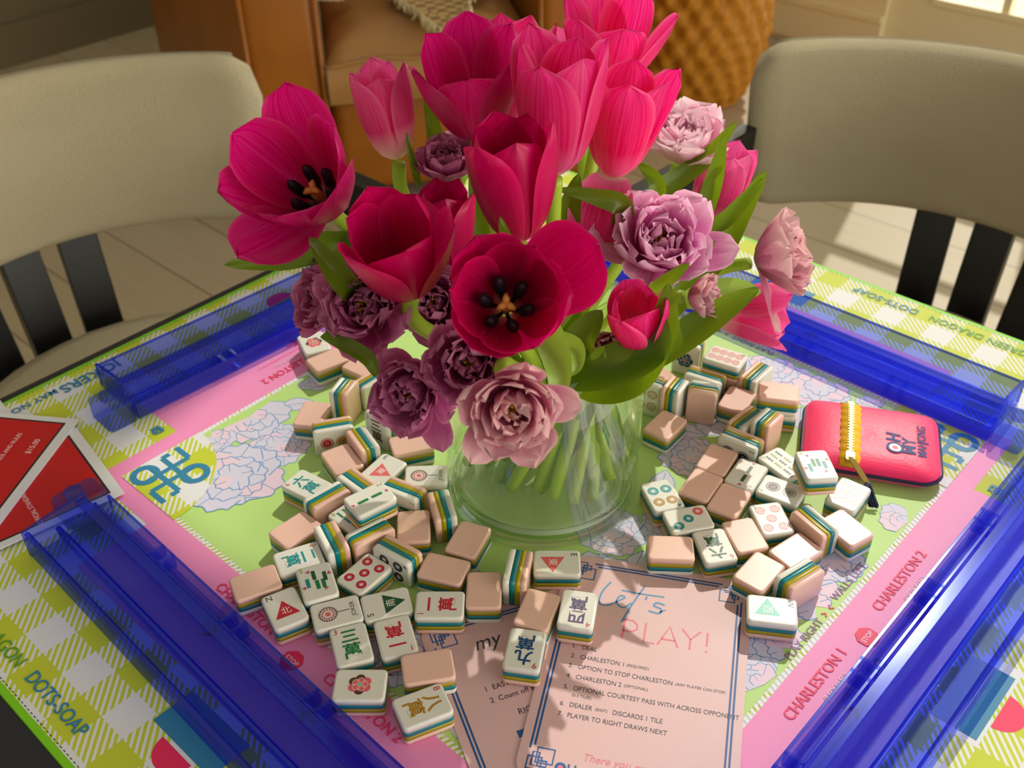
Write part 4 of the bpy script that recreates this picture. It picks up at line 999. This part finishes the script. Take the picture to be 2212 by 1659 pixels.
for i, (kd, x, y, d, hu, hv, z0, z1, sym, lab) in enumerate(recs):
    u = Vector((d.x, d.y, 0)); n = Vector((-d.y, d.x, 0)); zz = Vector((0, 0, 1))
    if kd == 'U': X, Y, Z = u.cross(zz), u, zz
    elif kd == 'D': X, Y, Z = -u.cross(zz), u, -zz
    else:
        Z = n if WHITE_SIDE.get(i, 'L') == 'L' else -n
        if kd == 'E': Y = u; X = Y.cross(Z)
        else:
            Y = zz; X = Y.cross(Z)
    t = thing('mahjong_tile', lab, 'game tile', (0, 0, 0), 0, 'mahjong tiles scattered around the vase')
    Mx = Matrix((X, Y, Z)).transposed().to_4x4(); Mx.translation = (x, y, Z0 + z0 + (z1 - z0) / 2 + 0.0004)
    t.matrix_world = Mx
    for nm, me in LAY: link(nm, me, t)
    if sym: link('engraving', symbol(sym), t)

# ================================================================== FLOWERS
PET = {
 'deep': petal_mat('crimson_magenta_petal', [(0.0, lin(226, 170, 150)), (0.10, lin(190, 20, 70)), (0.35, lin(190, 0, 76)), (1.0, lin(206, 0, 96))], lin(236, 40, 124), 0.45, 0.32),
 'mag': petal_mat('magenta_petal', [(0.0, lin(250, 225, 215)), (0.10, lin(222, 60, 130)), (0.35, lin(212, 0, 108)), (1.0, lin(222, 0, 122))], lin(244, 96, 170), 0.5, 0.34),
 'hot': petal_mat('hot_pink_petal', [(0.0, lin(250, 232, 220)), (0.12, lin(244, 110, 170)), (0.4, lin(236, 0, 112)), (1.0, lin(242, 24, 136))], lin(255, 150, 200), 0.5, 0.36),
 'light': petal_mat('rose_pink_white_based_petal', [(0.0, lin(246, 240, 214)), (0.18, lin(250, 222, 222)), (0.45, lin(232, 54, 142)), (1.0, lin(240, 80, 162))], lin(255, 180, 210), 0.5, 0.38),
 'mauve': petal_mat('mauve_double_petal', [(0.0, lin(196, 180, 110)), (0.2, lin(182, 66, 132)), (0.7, lin(186, 74, 140)), (1.0, lin(214, 130, 176))], lin(226, 160, 194), 0.5, 0.45),
 'orchid': petal_mat('orchid_double_petal', [(0.0, lin(200, 180, 120)), (0.2, lin(206, 70, 160)), (0.7, lin(214, 110, 180)), (1.0, lin(244, 200, 226))], lin(250, 214, 232), 0.5, 0.45),
 'pale': petal_mat('pale_pink_double_petal', [(0.0, lin(240, 230, 160)), (0.2, lin(240, 190, 206)), (0.7, lin(240, 186, 212)), (1.0, lin(250, 222, 232))], lin(255, 236, 240), 0.5, 0.45),
 'dusty': petal_mat('dusty_rose_double_petal', [(0.0, lin(220, 200, 140)), (0.2, lin(196, 92, 140)), (0.6, lin(204, 110, 150)), (1.0, lin(238, 196, 200))], lin(240, 206, 204), 0.5, 0.45),
}
def leafmat(nm, a, b, tr):
    k = NT(nm); uv = k.n('ShaderNodeUVMap'); mp = k.n('ShaderNodeMapping', {0: uv.outputs[0], 'Scale': (22.0, 0.8, 1.0)}); nz = k.n('ShaderNodeTexNoise', {'Vector': mp.outputs[0], 'Scale': 1.0, 'Detail': 2.0})
    c = k.mix(nz.outputs[0], a, b); k.base(c, 0.36, 0.45); t = k.n('ShaderNodeBsdfTranslucent', {'Color': k.mix(0.35, c, lin(190, 220, 20))})
    mx = k.n('ShaderNodeMixShader', {0: tr, 1: k.b.outputs[0], 2: t.outputs[0]}); k.t.links.new(mx.outputs[0], k.out.inputs[0]); return k.m
m_leaf = leafmat('tulip_leaf', lin(96, 122, 24), lin(70, 104, 22), 0.45); m_leafp = leafmat('pale_tulip_leaf', lin(160, 186, 92), lin(140, 172, 70), 0.4); m_stem = leafmat('tulip_stem', lin(192, 214, 78), lin(166, 196, 56), 0.4)
m_anther = plain('black_anther', lin(18, 12, 26), 0.6); m_stig = plain('orange_stigma', lin(214, 150, 70), 0.5); m_yel2 = plain('yellow_anther', lin(196, 150, 30), 0.6)
def frame(axis):
    a = axis.normalized(); x = (UP - a * UP.dot(a))
    if x.length < .05: x = RT - a * RT.dot(a)
    x.normalize(); return Matrix((x, a.cross(x), a)).transposed()
def petal_geo(L, Wd, am, atip, phi, cup=1.0, ruf=0.0, seed=0, r0=.003, nu=14, nv=10, point=1.0, base_a=78, twist=0.0):
    rnd = random.Random(seed); ph = rnd.uniform(0, 6.28); fr = rnd.uniform(2.6, 4.6)
    r, h = r0, 0.0; g = G(); g.uv = []; vs = []
    for i in range(nu + 1):
        s = i / nu
        al = math.radians(base_a + (am - base_a) * min(1, s / .3) ** .7 if s < .3 else am + (atip - am) * ((s - .3) / .7))
        if i: r += math.sin(al) * L / nu; h += math.cos(al) * L / nu
        w = Wd / 2 * 1.28 * ((s + .05) ** .5) * max(0.0, 1 - s ** (3.4 if point > .5 else 6)) ** .55
        if i == nu: w = Wd * (.012 if point > .5 else .10)
        Rc = max(.62 * abs(r) + .007, .011) / cup
        for j in range(nv + 1):
            v = -1 + 2 * j / nv; be = v * w / Rc; be = max(-2.2, min(2.2, be))
            lat = Rc * math.sin(be); inw = Rc * (1 - math.cos(be))
            e = ruf * s * s * (math.sin(fr * v + ph) + .6 * math.sin(2.3 * fr * v + 2 * ph + 5 * s)) * (abs(v) * .7 + .5)
            ee = ruf * .8 * s * math.sin(7 * v + ph) if ruf else 0
            crease = -.0007 * math.exp(-(v / .14) ** 2) * (1 if s > .1 else 0)
            inw2 = inw + e + crease
            rr = r - math.cos(al) * inw2; hh = h + math.sin(al) * inw2 + ee
            lat += twist * s * s * L
            vs.append((rr * math.cos(phi) - lat * math.sin(phi), rr * math.sin(phi) + lat * math.cos(phi), hh)); g.uv.append((j / nv, s))
    m = nv + 1
    g.add(vs, [(i * m + j, i * m + j + 1, (i + 1) * m + j + 1, (i + 1) * m + j) for i in range(nu) for j in range(nv)])
    return g
FLW = []
def start(kind, base, axis, stem_base, label, group):
    """flower root at the cut end of its stem; the stem leans on the glass and rises to the bloom"""
    root = thing(kind, label, 'flower', stem_base, 0, group)
    b = base - axis.normalized() * .004
    rim = VC + Vector((0, 0, Z0 + VH)); dxy = Vector((b.x - VC.x, b.y - VC.y, 0)); lim = VR - .012
    q = WAIST[_sb[0] - 1]
    mid = Vector((VC.x + q.x, VC.y + q.y, Z0 + min(VH * .85, b.z - Z0 - .02)))
    pre = b - axis.normalized() * min(.035, (b - mid).length * .45)
    pts = catmull([stem_base, (stem_base * .5 + mid * .5), mid, pre, b], 6)
    g = G(); g.tube([p - stem_base for p in pts], [.0047] * len(pts), 10); g.uv = [(.5, .5)] * len(g.v); part('stem', g, m_stem, root, True)
    return root
_sb = [0]; WAIST = []
def stem_foot():
    i = _sb[0]; _sb[0] += 1; w = WAIST[i]; a = -1.5; c, s_ = math.cos(a) * 1.08, math.sin(a) * 1.08
    return Vector((VC.x + w.x * c - w.y * s_, VC.y + w.x * s_ + w.y * c, Z0 + .0235))
def plan_stems():
    """one slot per stem in the neck of the vase, in the order of the blooms above, so the stems spiral without crossing"""
    # nudge blooms along their line of depth so that neighbours do not sit inside each other
    ys = [a[2] for f, a, k in QUEUE]; y0s = ys[:]
    def ball(i, y):
        f, a, k = QUEUE[i]; b = atY(a[0], a[1], y); ax = Vector(a[3]).normalized()
        if f is _tulip: return b + ax * a[4] * .5, a[4] * .43
        return b, a[4] * 1.1
    for _ in range(160):
        for i in range(len(ys)):
            for j in range(i):
                (p, ra), (q, rb) = ball(i, ys[i]), ball(j, ys[j]); d = (p - q).length
                if d < ra + rb:
                    sg = 1 if (p - CAM).dot(FW) >= (q - CAM).dot(FW) else -1; m = (ra + rb - d) * .12
                    ys[i] = max(y0s[i] - .03, min(y0s[i] + .03, ys[i] + sg * m)); ys[j] = max(y0s[j] - .03, min(y0s[j] + .03, ys[j] - sg * m))
    for i, (f, a, k) in enumerate(QUEUE): QUEUE[i] = (f, a[:2] + (ys[i],) + a[3:], k)
    P = []
    for f, a, k in QUEUE:
        b = atY(a[0], a[1], a[2]); d = Vector((b.x - VC.x, b.y - VC.y)); l = d.length; P.append(d * (0.046 * min(1, l / .16) ** .6 / max(l, 1e-4)))
    for _ in range(400):
        for i in range(len(P)):
            for j in range(i):
                d = P[i] - P[j]; l = d.length
                if l < .0135:
                    d = d / l if l > 1e-6 else Vector((1, 0)); m = d * (.0135 - l) * .3; P[i] += m; P[j] -= m
            if P[i].length > .0525: P[i] *= .0525 / P[i].length
    WAIST.extend(P)
def put(g, base, F, root): 
    mat = Matrix.Translation(base - Vector(root.location)) @ F.to_4x4()
    g.xf(mat); return g
QUEUE = []
def tulip(*a, **k): QUEUE.append((_tulip, a, k)); return len(QUEUE) - 1
def double_tulip(*a, **k): QUEUE.append((_double_tulip, a, k)); return len(QUEUE) - 1
def _tulip(px, py, y, axis, L, Wd, am, atip, mat, label, phi0=0.0, openv=False, extra=(), seed=1, jit=6, n=6, foot=None):
    base = atY(px, py, y); ax = Vector(axis).normalized(); root = start('tulip', base, ax, foot or stem_foot(), label, 'tulips in the glass vase'); F = frame(ax)
    rnd = random.Random(seed * 31 + 5)
    for i in range(n):
        inner = i % 2; ph = phi0 + 6.28319 * i / n + rnd.uniform(-.08, .08)
        g = petal_geo(L * (.97 if inner else 1.0) * rnd.uniform(.96, 1.04), Wd * (1.08 if inner else .98), am - (6 if inner else 0) + rnd.uniform(-jit, jit) * .5, atip - (4 if inner else 0) + rnd.uniform(-jit, jit), ph, 1.0, .0007, seed * 17 + i, .003 if inner else .0036)
        part('petal', put(g, base, F, root), PET[mat], root, True)
    for (ph, am2, at2, k_) in extra:
        g = petal_geo(L * k_, Wd, am2, at2, ph, .7, .0012, seed * 7 + 3); part('petal', put(g, base, F, root), PET[mat], root, True)
    if openv:
        g = G(); g.tube([(0, 0, 0), (0, 0, .014), (0, 0, .019)], [.003, .0033, .0026], 8)
        for a in (0, 2.09, 4.19): g.tube([(0, 0, .018), (.003 * math.cos(a), .003 * math.sin(a), .0215), (.0052 * math.cos(a), .0052 * math.sin(a), .0205)], [.0024, .002, .001], 6)
        part('pistil', put(g, base, F, root), m_stig, root, True)
        for i in range(6):
            a = i * 1.0472 + .3; g = G(); g.tube([(.003 * math.cos(a), .003 * math.sin(a), .001), (.008 * math.cos(a), .008 * math.sin(a), .007), (.0095 * math.cos(a), .0095 * math.sin(a), .010), (.0120 * math.cos(a), .0120 * math.sin(a), .0210), (.0120 * math.cos(a), .0120 * math.sin(a), .0265)], [.001, .0014, .0032, .0034, .0010], 7)
            part('stamen', put(g, base, F, root), m_anther, root, True)
    FLW.append(root); return root
def _double_tulip(px, py, y, axis, rad, mat, label, seed=1, closed=0.0, outer=(), foot=None):
    ax = Vector(axis).normalized(); base = atY(px, py, y) - ax * rad * .62; root = start('double_tulip', base, ax, foot or stem_foot(), label, 'double tulips in the glass vase'); F = frame(ax)
    rnd = random.Random(seed * 101); k_ = 0
    rings = ((5, 64, 34, 1.36, 1.15), (6, 52, 16, 1.30, 1.05), (5, 40, 4, 1.24, .98), (5, 28, -12, 1.10, .86), (4, 16, -18, .98, .70), (3, 8, -6, .80, .55))
    for ri, (n, am, at_, Lf, Wf) in enumerate(rings):
        p0 = rnd.uniform(0, 6.28)
        for i in range(n):
            k_ += 1; j = rnd.uniform(-10, 10); c = closed * (22 if ri < 3 else 8)
            g = petal_geo(rad * Lf * rnd.uniform(.9, 1.08), rad * Wf * rnd.uniform(.9, 1.15), am - c + j, at_ - c + rnd.uniform(-12, 12), p0 + 6.28319 * i / n + rnd.uniform(-.2, .2), .95, rad * .075, seed * 53 + k_, .002, 11, 12, 0.0, 80, rnd.uniform(-.1, .1))
            part('petal', put(g, base, F, root), PET[mat], root, True)
    for (ph, am2, at2, lf) in outer:
        g = petal_geo(rad * lf, rad * 1.0, am2, at2, ph, .6, rad * .04, seed * 9 + int(ph * 10), .002, 10, 8, .8); part('petal', put(g, base, F, root), PET[mat], root, True)
    for i in range(5):
        a = i * 1.2566; g = G(); g.tube([(0, 0, .002), (rad * .09 * math.cos(a), rad * .09 * math.sin(a), rad * .5), (rad * .12 * math.cos(a), rad * .12 * math.sin(a), rad * .74)], [.0006, .0013, .0007], 6); part('stamen', put(g, base, F, root), m_yel2, root, True)
    FLW.append(root); return root
T = {}
T['left'] = tulip(704, 440, -.07, (-.22, -.62, .78), .074, .052, 36, 6, 'mag', 'wide open magenta tulip at the far left of the bouquet, stigma showing', 0.05, True, ((2.5, 66, 40, .86),), 1)
T['lpink'] = tulip(858, 340, .03, (-.16, .02, 1), .066, .040, 20, -4, 'light', 'rose pink tulip with white base at upper left, in front of the armchair', .5, False, (), 2)
T['up'] = tulip(1030, 296, .0, (-.06, -.22, 1), .076, .050, 34, 6, 'mag', 'open magenta tulip at upper centre in front of the leather seat cushion', .1, True, (), 3)
T['cup'] = tulip(1200, 372, -.03, (.02, -.05, 1), .086, .052, 22, 0, 'hot', 'hot pink cup tulip at upper centre, directly below the topmost tulip', .55, False, (), 4)
T['top'] = tulip(1302, 200, .07, (.06, -.16, 1), .074, .048, 34, 8, 'hot', 'topmost hot pink tulip, beside the woven basket', .2, True, (), 5)
T['fall'] = tulip(1325, 378, .02, (.10, -.05, 1), .079, .048, 22, 4, 'hot', 'hot pink tulip at upper right with one petal folded down showing a dark base', .8, False, ((2.75, 120, 165, .62),), 6)
T['front'] = tulip(886, 628, -.10, (-.08, -.42, .9), .071, .050, 26, 4, 'deep', 'crimson cup tulip at left centre, opening toward the camera above the mauve blooms', .5, False, (), 7)
T['tall'] = tulip(968, 590, -.055, (-.02, .1, 1), .062, .042, 18, -4, 'deep', 'tall closed crimson tulip behind the left centre cup', .3, False, (), 8)
T['dark'] = tulip(1122, 515, -.07, (-.10, -.12, 1), .076, .048, 22, -6, 'deep', 'dark red tulip in the middle of the bouquet', .5, False, (), 9)
T['face'] = tulip(1092, 668, -.150, (.02, -.76, .64), .062, .053, 38, 8, 'deep', 'large open crimson tulip facing the camera with black stamens, front centre', .5, True, (( 5.25, 62, 20, 1.1),), 10)
T['small'] = tulip(1378, 735, -.08, (-.10, -.40, .92), .049, .036, 26, -12, 'hot', 'small hot pink tulip with a narrow mouth at lower right, above the big leaves', .5, False, (), 11)
T['right'] = tulip(1520, 490, .11, (.26, .0, .95), .076, .044, 18, -8, 'light', 'closed rose pink tulip at right beside the cream chair back', .4, False, (), 12)
T['low'] = tulip(1530, 665, .08, (.93, -.22, .02), .070, .044, 22, 2, 'light', 'rose pink tulip leaning out sideways over the right rack', .9, False, (), 13)
T['back'] = tulip(1100, 300, .07, (.05, .08, 1), .086, .044, 18, -2, 'hot', 'hot pink tulip behind the upper centre blooms, only petal tips showing', .3, False, (), 14)
T['back2'] = tulip(1255, 290, .08, (-.06, .02, 1), .080, .044, 22, 4, 'light', 'pale hot pink tulip squeezed behind the topmost tulip', .7, False, (), 15)
double_tulip(785, 660, -.13, (-.12, -.85, .5), .0265, 'mauve', 'large mauve double tulip at the left front, a dark hollow at its centre', 21, .15)
double_tulip(690, 645, -.10, (-.75, -.35, .45), .0225, 'mauve', 'mauve double tulip at the leftmost edge, half hidden by its neighbour', 22, .0)
double_tulip(935, 655, -.08, (.02, -.8, .5), .024, 'mauve', 'dark mauve double tulip in deep shade under the crimson cup', 23, .1)
double_tulip(888, 850, -.17, (-.38, -.85, .25), .0235, 'mauve', 'mauve double tulip hanging lowest on the left over the tiles', 24, .1, ((2.2, 95, 75, 1.6), (3.3, 95, 80, 1.7)))
double_tulip(1015, 785, -.178, (-.02, -.85, .42), .0245, 'mauve', 'mauve double tulip just below the open crimson tulip', 25, .15)
double_tulip(1105, 885, -.20, (.06, -.92, .18), .0235, 'dusty', 'dusty rose double tulip hanging in front of the vase', 26, .1, ((2.6, 80, 60, 1.6), (3.5, 80, 60, 1.6), (4.6, 90, 75, 1.5)))
double_tulip(1428, 520, -.04, (.0, -.55, .82), .0320, 'orchid', 'bright orchid double tulip on the right with ragged white edges', 27, .1, ((1.4, 85, 50, 1.5), (4.7, 90, 60, 1.6)))
double_tulip(1478, 300, .12, (.12, -.25, 1), .033, 'pale', 'pale pink double tulip at upper right against the floor', 28, .45)
double_tulip(1690, 548, .06, (.86, -.2, .42), .034, 'dusty', 'pale mauve double tulip reaching furthest right, seen from the side', 29, .4, ((3.6, 95, 85, 1.7),))
double_tulip(965, 350, -.02, (0, -.25, 1), .0215, 'mauve', 'small mauve double tulip bud between the magenta tulips', 30, .6)
double_tulip(1000, 325, .04, (0.1, 0, 1), .020, 'orchid', 'small pinkish double tulip tucked behind the mauve bud', 31, .6)
double_tulip(1320, 755, -.10, (-.1, -.4, .3), .015, 'dusty', 'half opened pale bud under the small hot pink tulip', 32, .8)
double_tulip(1520, 640, -.02, (.7, -.3, .2), .017, 'dusty', 'pale mauve bud lying along the leaves at right', 33, .7)
plan_stems()
_R = [f(*a, **k) for f, a, k in QUEUE]
T = {k_: _R[v_] for k_, v_ in T.items()}
# ------------------------------------------------------------------ leaves, each a part of the flower it grows from
def leaf(own, pts, w, mat=None, fold=.35, tw=0.0):
    root = T[own]; P = catmull([atY(*p) for p in pts], 7); n = len(P); g = G(); g.uv = []; vs = []; nv = 6
    for i, p in enumerate(P):
        s = i / (n - 1); t = (P[min(i + 1, n - 1)] - P[max(i - 1, 0)]).normalized()
        view = (CAM - p).normalized(); lat = t.cross(view).normalized(); nr = lat.cross(t)
        ang = tw * (s - .4); lat2 = lat * math.cos(ang) + nr * math.sin(ang); nr2 = nr * math.cos(ang) - lat * math.sin(ang)
        ww = w * (max(.0, math.sin(math.pi * min(1, .16 + .84 * s) ** .9)) ** .7) * .5
        if i == n - 1: ww = w * .01
        for j in range(nv + 1):
            v = -1 + 2 * j / nv; vs.append(p + lat2 * (v * ww) + nr2 * (fold * ww * v * v + .0006 * math.sin(9 * s + 3 * v)) - Vector(root.location)); g.uv.append((j / nv, s))
    g.add(vs, [(i * (nv + 1) + j, i * (nv + 1) + j + 1, (i + 1) * (nv + 1) + j + 1, (i + 1) * (nv + 1) + j) for i in range(n - 1) for j in range(nv)])
    part('leaf', g, mat or m_leaf, root, True)
leaf('left', [(905, 640, -.05), (800, 560, -.05), (700, 535, -.06), (600, 560, -.06), (485, 572, -.07)], .021)
leaf('left', [(790, 660, -.09), (745, 612, -.125), (705, 560, -.13), (668, 512, -.13)], .014, None, .5)
leaf('left', [(860, 610, -.05), (790, 540, -.06), (715, 505, -.05)], .016)
leaf('left', [(660, 340, -.02), (640, 310, -.02), (617, 262, -.02)], .009)
leaf('left', [(640, 330, .0), (590, 312, .0), (543, 297, .0)], .007)
leaf('lpink', [(950, 420, .03), (945, 330, .03), (935, 270, .03), (917, 200, .03)], .012)
leaf('up', [(905, 400, .0), (892, 350, .0), (878, 285, .0)], .005)
leaf('cup', [(1210, 760, -.02), (1212, 620, -.02), (1225, 480, -.02), (1250, 375, -.02)], .022, None, .3)
leaf('cup', [(1240, 760, .0), (1262, 640, .0), (1262, 500, .0), (1268, 400, .0)], .010)
leaf('fall', [(1330, 520, -.02), (1345, 450, -.03), (1290, 425, -.03), (1203, 408, -.03)], .014, None, .3, .8)
leaf('fall', [(1350, 560, -.02), (1352, 470, -.02), (1330, 440, -.02)], .016)
leaf('fall', [(1380, 470, .05), (1430, 410, .07), (1520, 345, .08), (1592, 262, .08)], .016)
leaf('right', [(1400, 460, .02), (1420, 400, .02), (1378, 350, .03)], .012)
leaf('right', [(1500, 520, .05), (1530, 430, .06), (1550, 360, .06), (1565, 292, .06)], .014, None, .4)
leaf('right', [(1430, 690, .03), (1540, 560, .05), (1600, 460, .06), (1655, 368, .06)], .020, None, .4)
leaf('right', [(1500, 505, .05), (1560, 480, .05), (1610, 430, .05), (1650, 385, .05)], .012)
leaf('small', [(1390, 650, -.05), (1430, 615, -.09), (1490, 568, -.10)], .010)
leaf('small', [(1440, 600, -.03), (1480, 580, -.03), (1545, 520, -.03)], .011)
leaf('small', [(1190, 800, -.06), (1280, 800, -.10), (1390, 760, -.11), (1435, 690, -.11), (1443, 612, -.11)], .026, None, .4)
leaf('small', [(1215, 800, -.05), (1290, 830, -.10), (1370, 815, -.11), (1425, 750, -.115), (1440, 690, -.115)], .024, None, .3, .9)
leaf('small', [(1240, 760, -.08), (1260, 720, -.10), (1300, 670, -.10)], .020, None, .5)
leaf('low', [(1380, 790, -.03), (1470, 730, -.03), (1560, 670, -.03), (1640, 622, -.03)], .022, None, .4)
leaf('low', [(1480, 650, .02), (1570, 625, .02), (1645, 632, .02)], .018, m_leafp)
leaf('face', [(1170, 690, -.10), (1195, 750, -.15), (1208, 810, -.17), (1202, 872, -.175)], .017, m_leafp, .6)
leaf('face', [(1180, 720, -.08), (1240, 745, -.13), (1245, 790, -.15), (1215, 815, -.155)], .009, m_leafp, .6)
leaf('face', [(1125, 720, -.08), (1115, 620, -.15), (1100, 540, -.15), (1080, 468, -.15)], .010, None, .5)
leaf('dark', [(1150, 800, -.03), (1180, 700, -.04), (1250, 620, -.04), (1292, 590, -.04)], .022, m_leafp, .5)
leaf('dark', [(1180, 820, -.03), (1210, 720, -.04), (1260, 650, -.04)], .022)
leaf('tall', [(1060, 640, -.02), (1040, 540, -.02), (1030, 440, -.02), (1022, 300, -.02)], .014)
leaf('front', [(700, 720, -.12), (790, 770, -.15), (812, 815, -.15)], .009, None, .4)
leaf('cup', [(1330, 1000, .0), (1310, 900, -.01), (1270, 790, -.02), (1240, 640, -.02)], .020)
leaf('dark', [(1260, 1010, -.02), (1290, 900, -.03), (1330, 800, -.04)], .016)
leaf('face', [(1160, 1060, -.05), (1230, 960, -.05), (1290, 860, -.05)], .014)
leaf('small', [(1090, 1050, -.04), (1160, 970, -.05), (1240, 890, -.06)], .013)
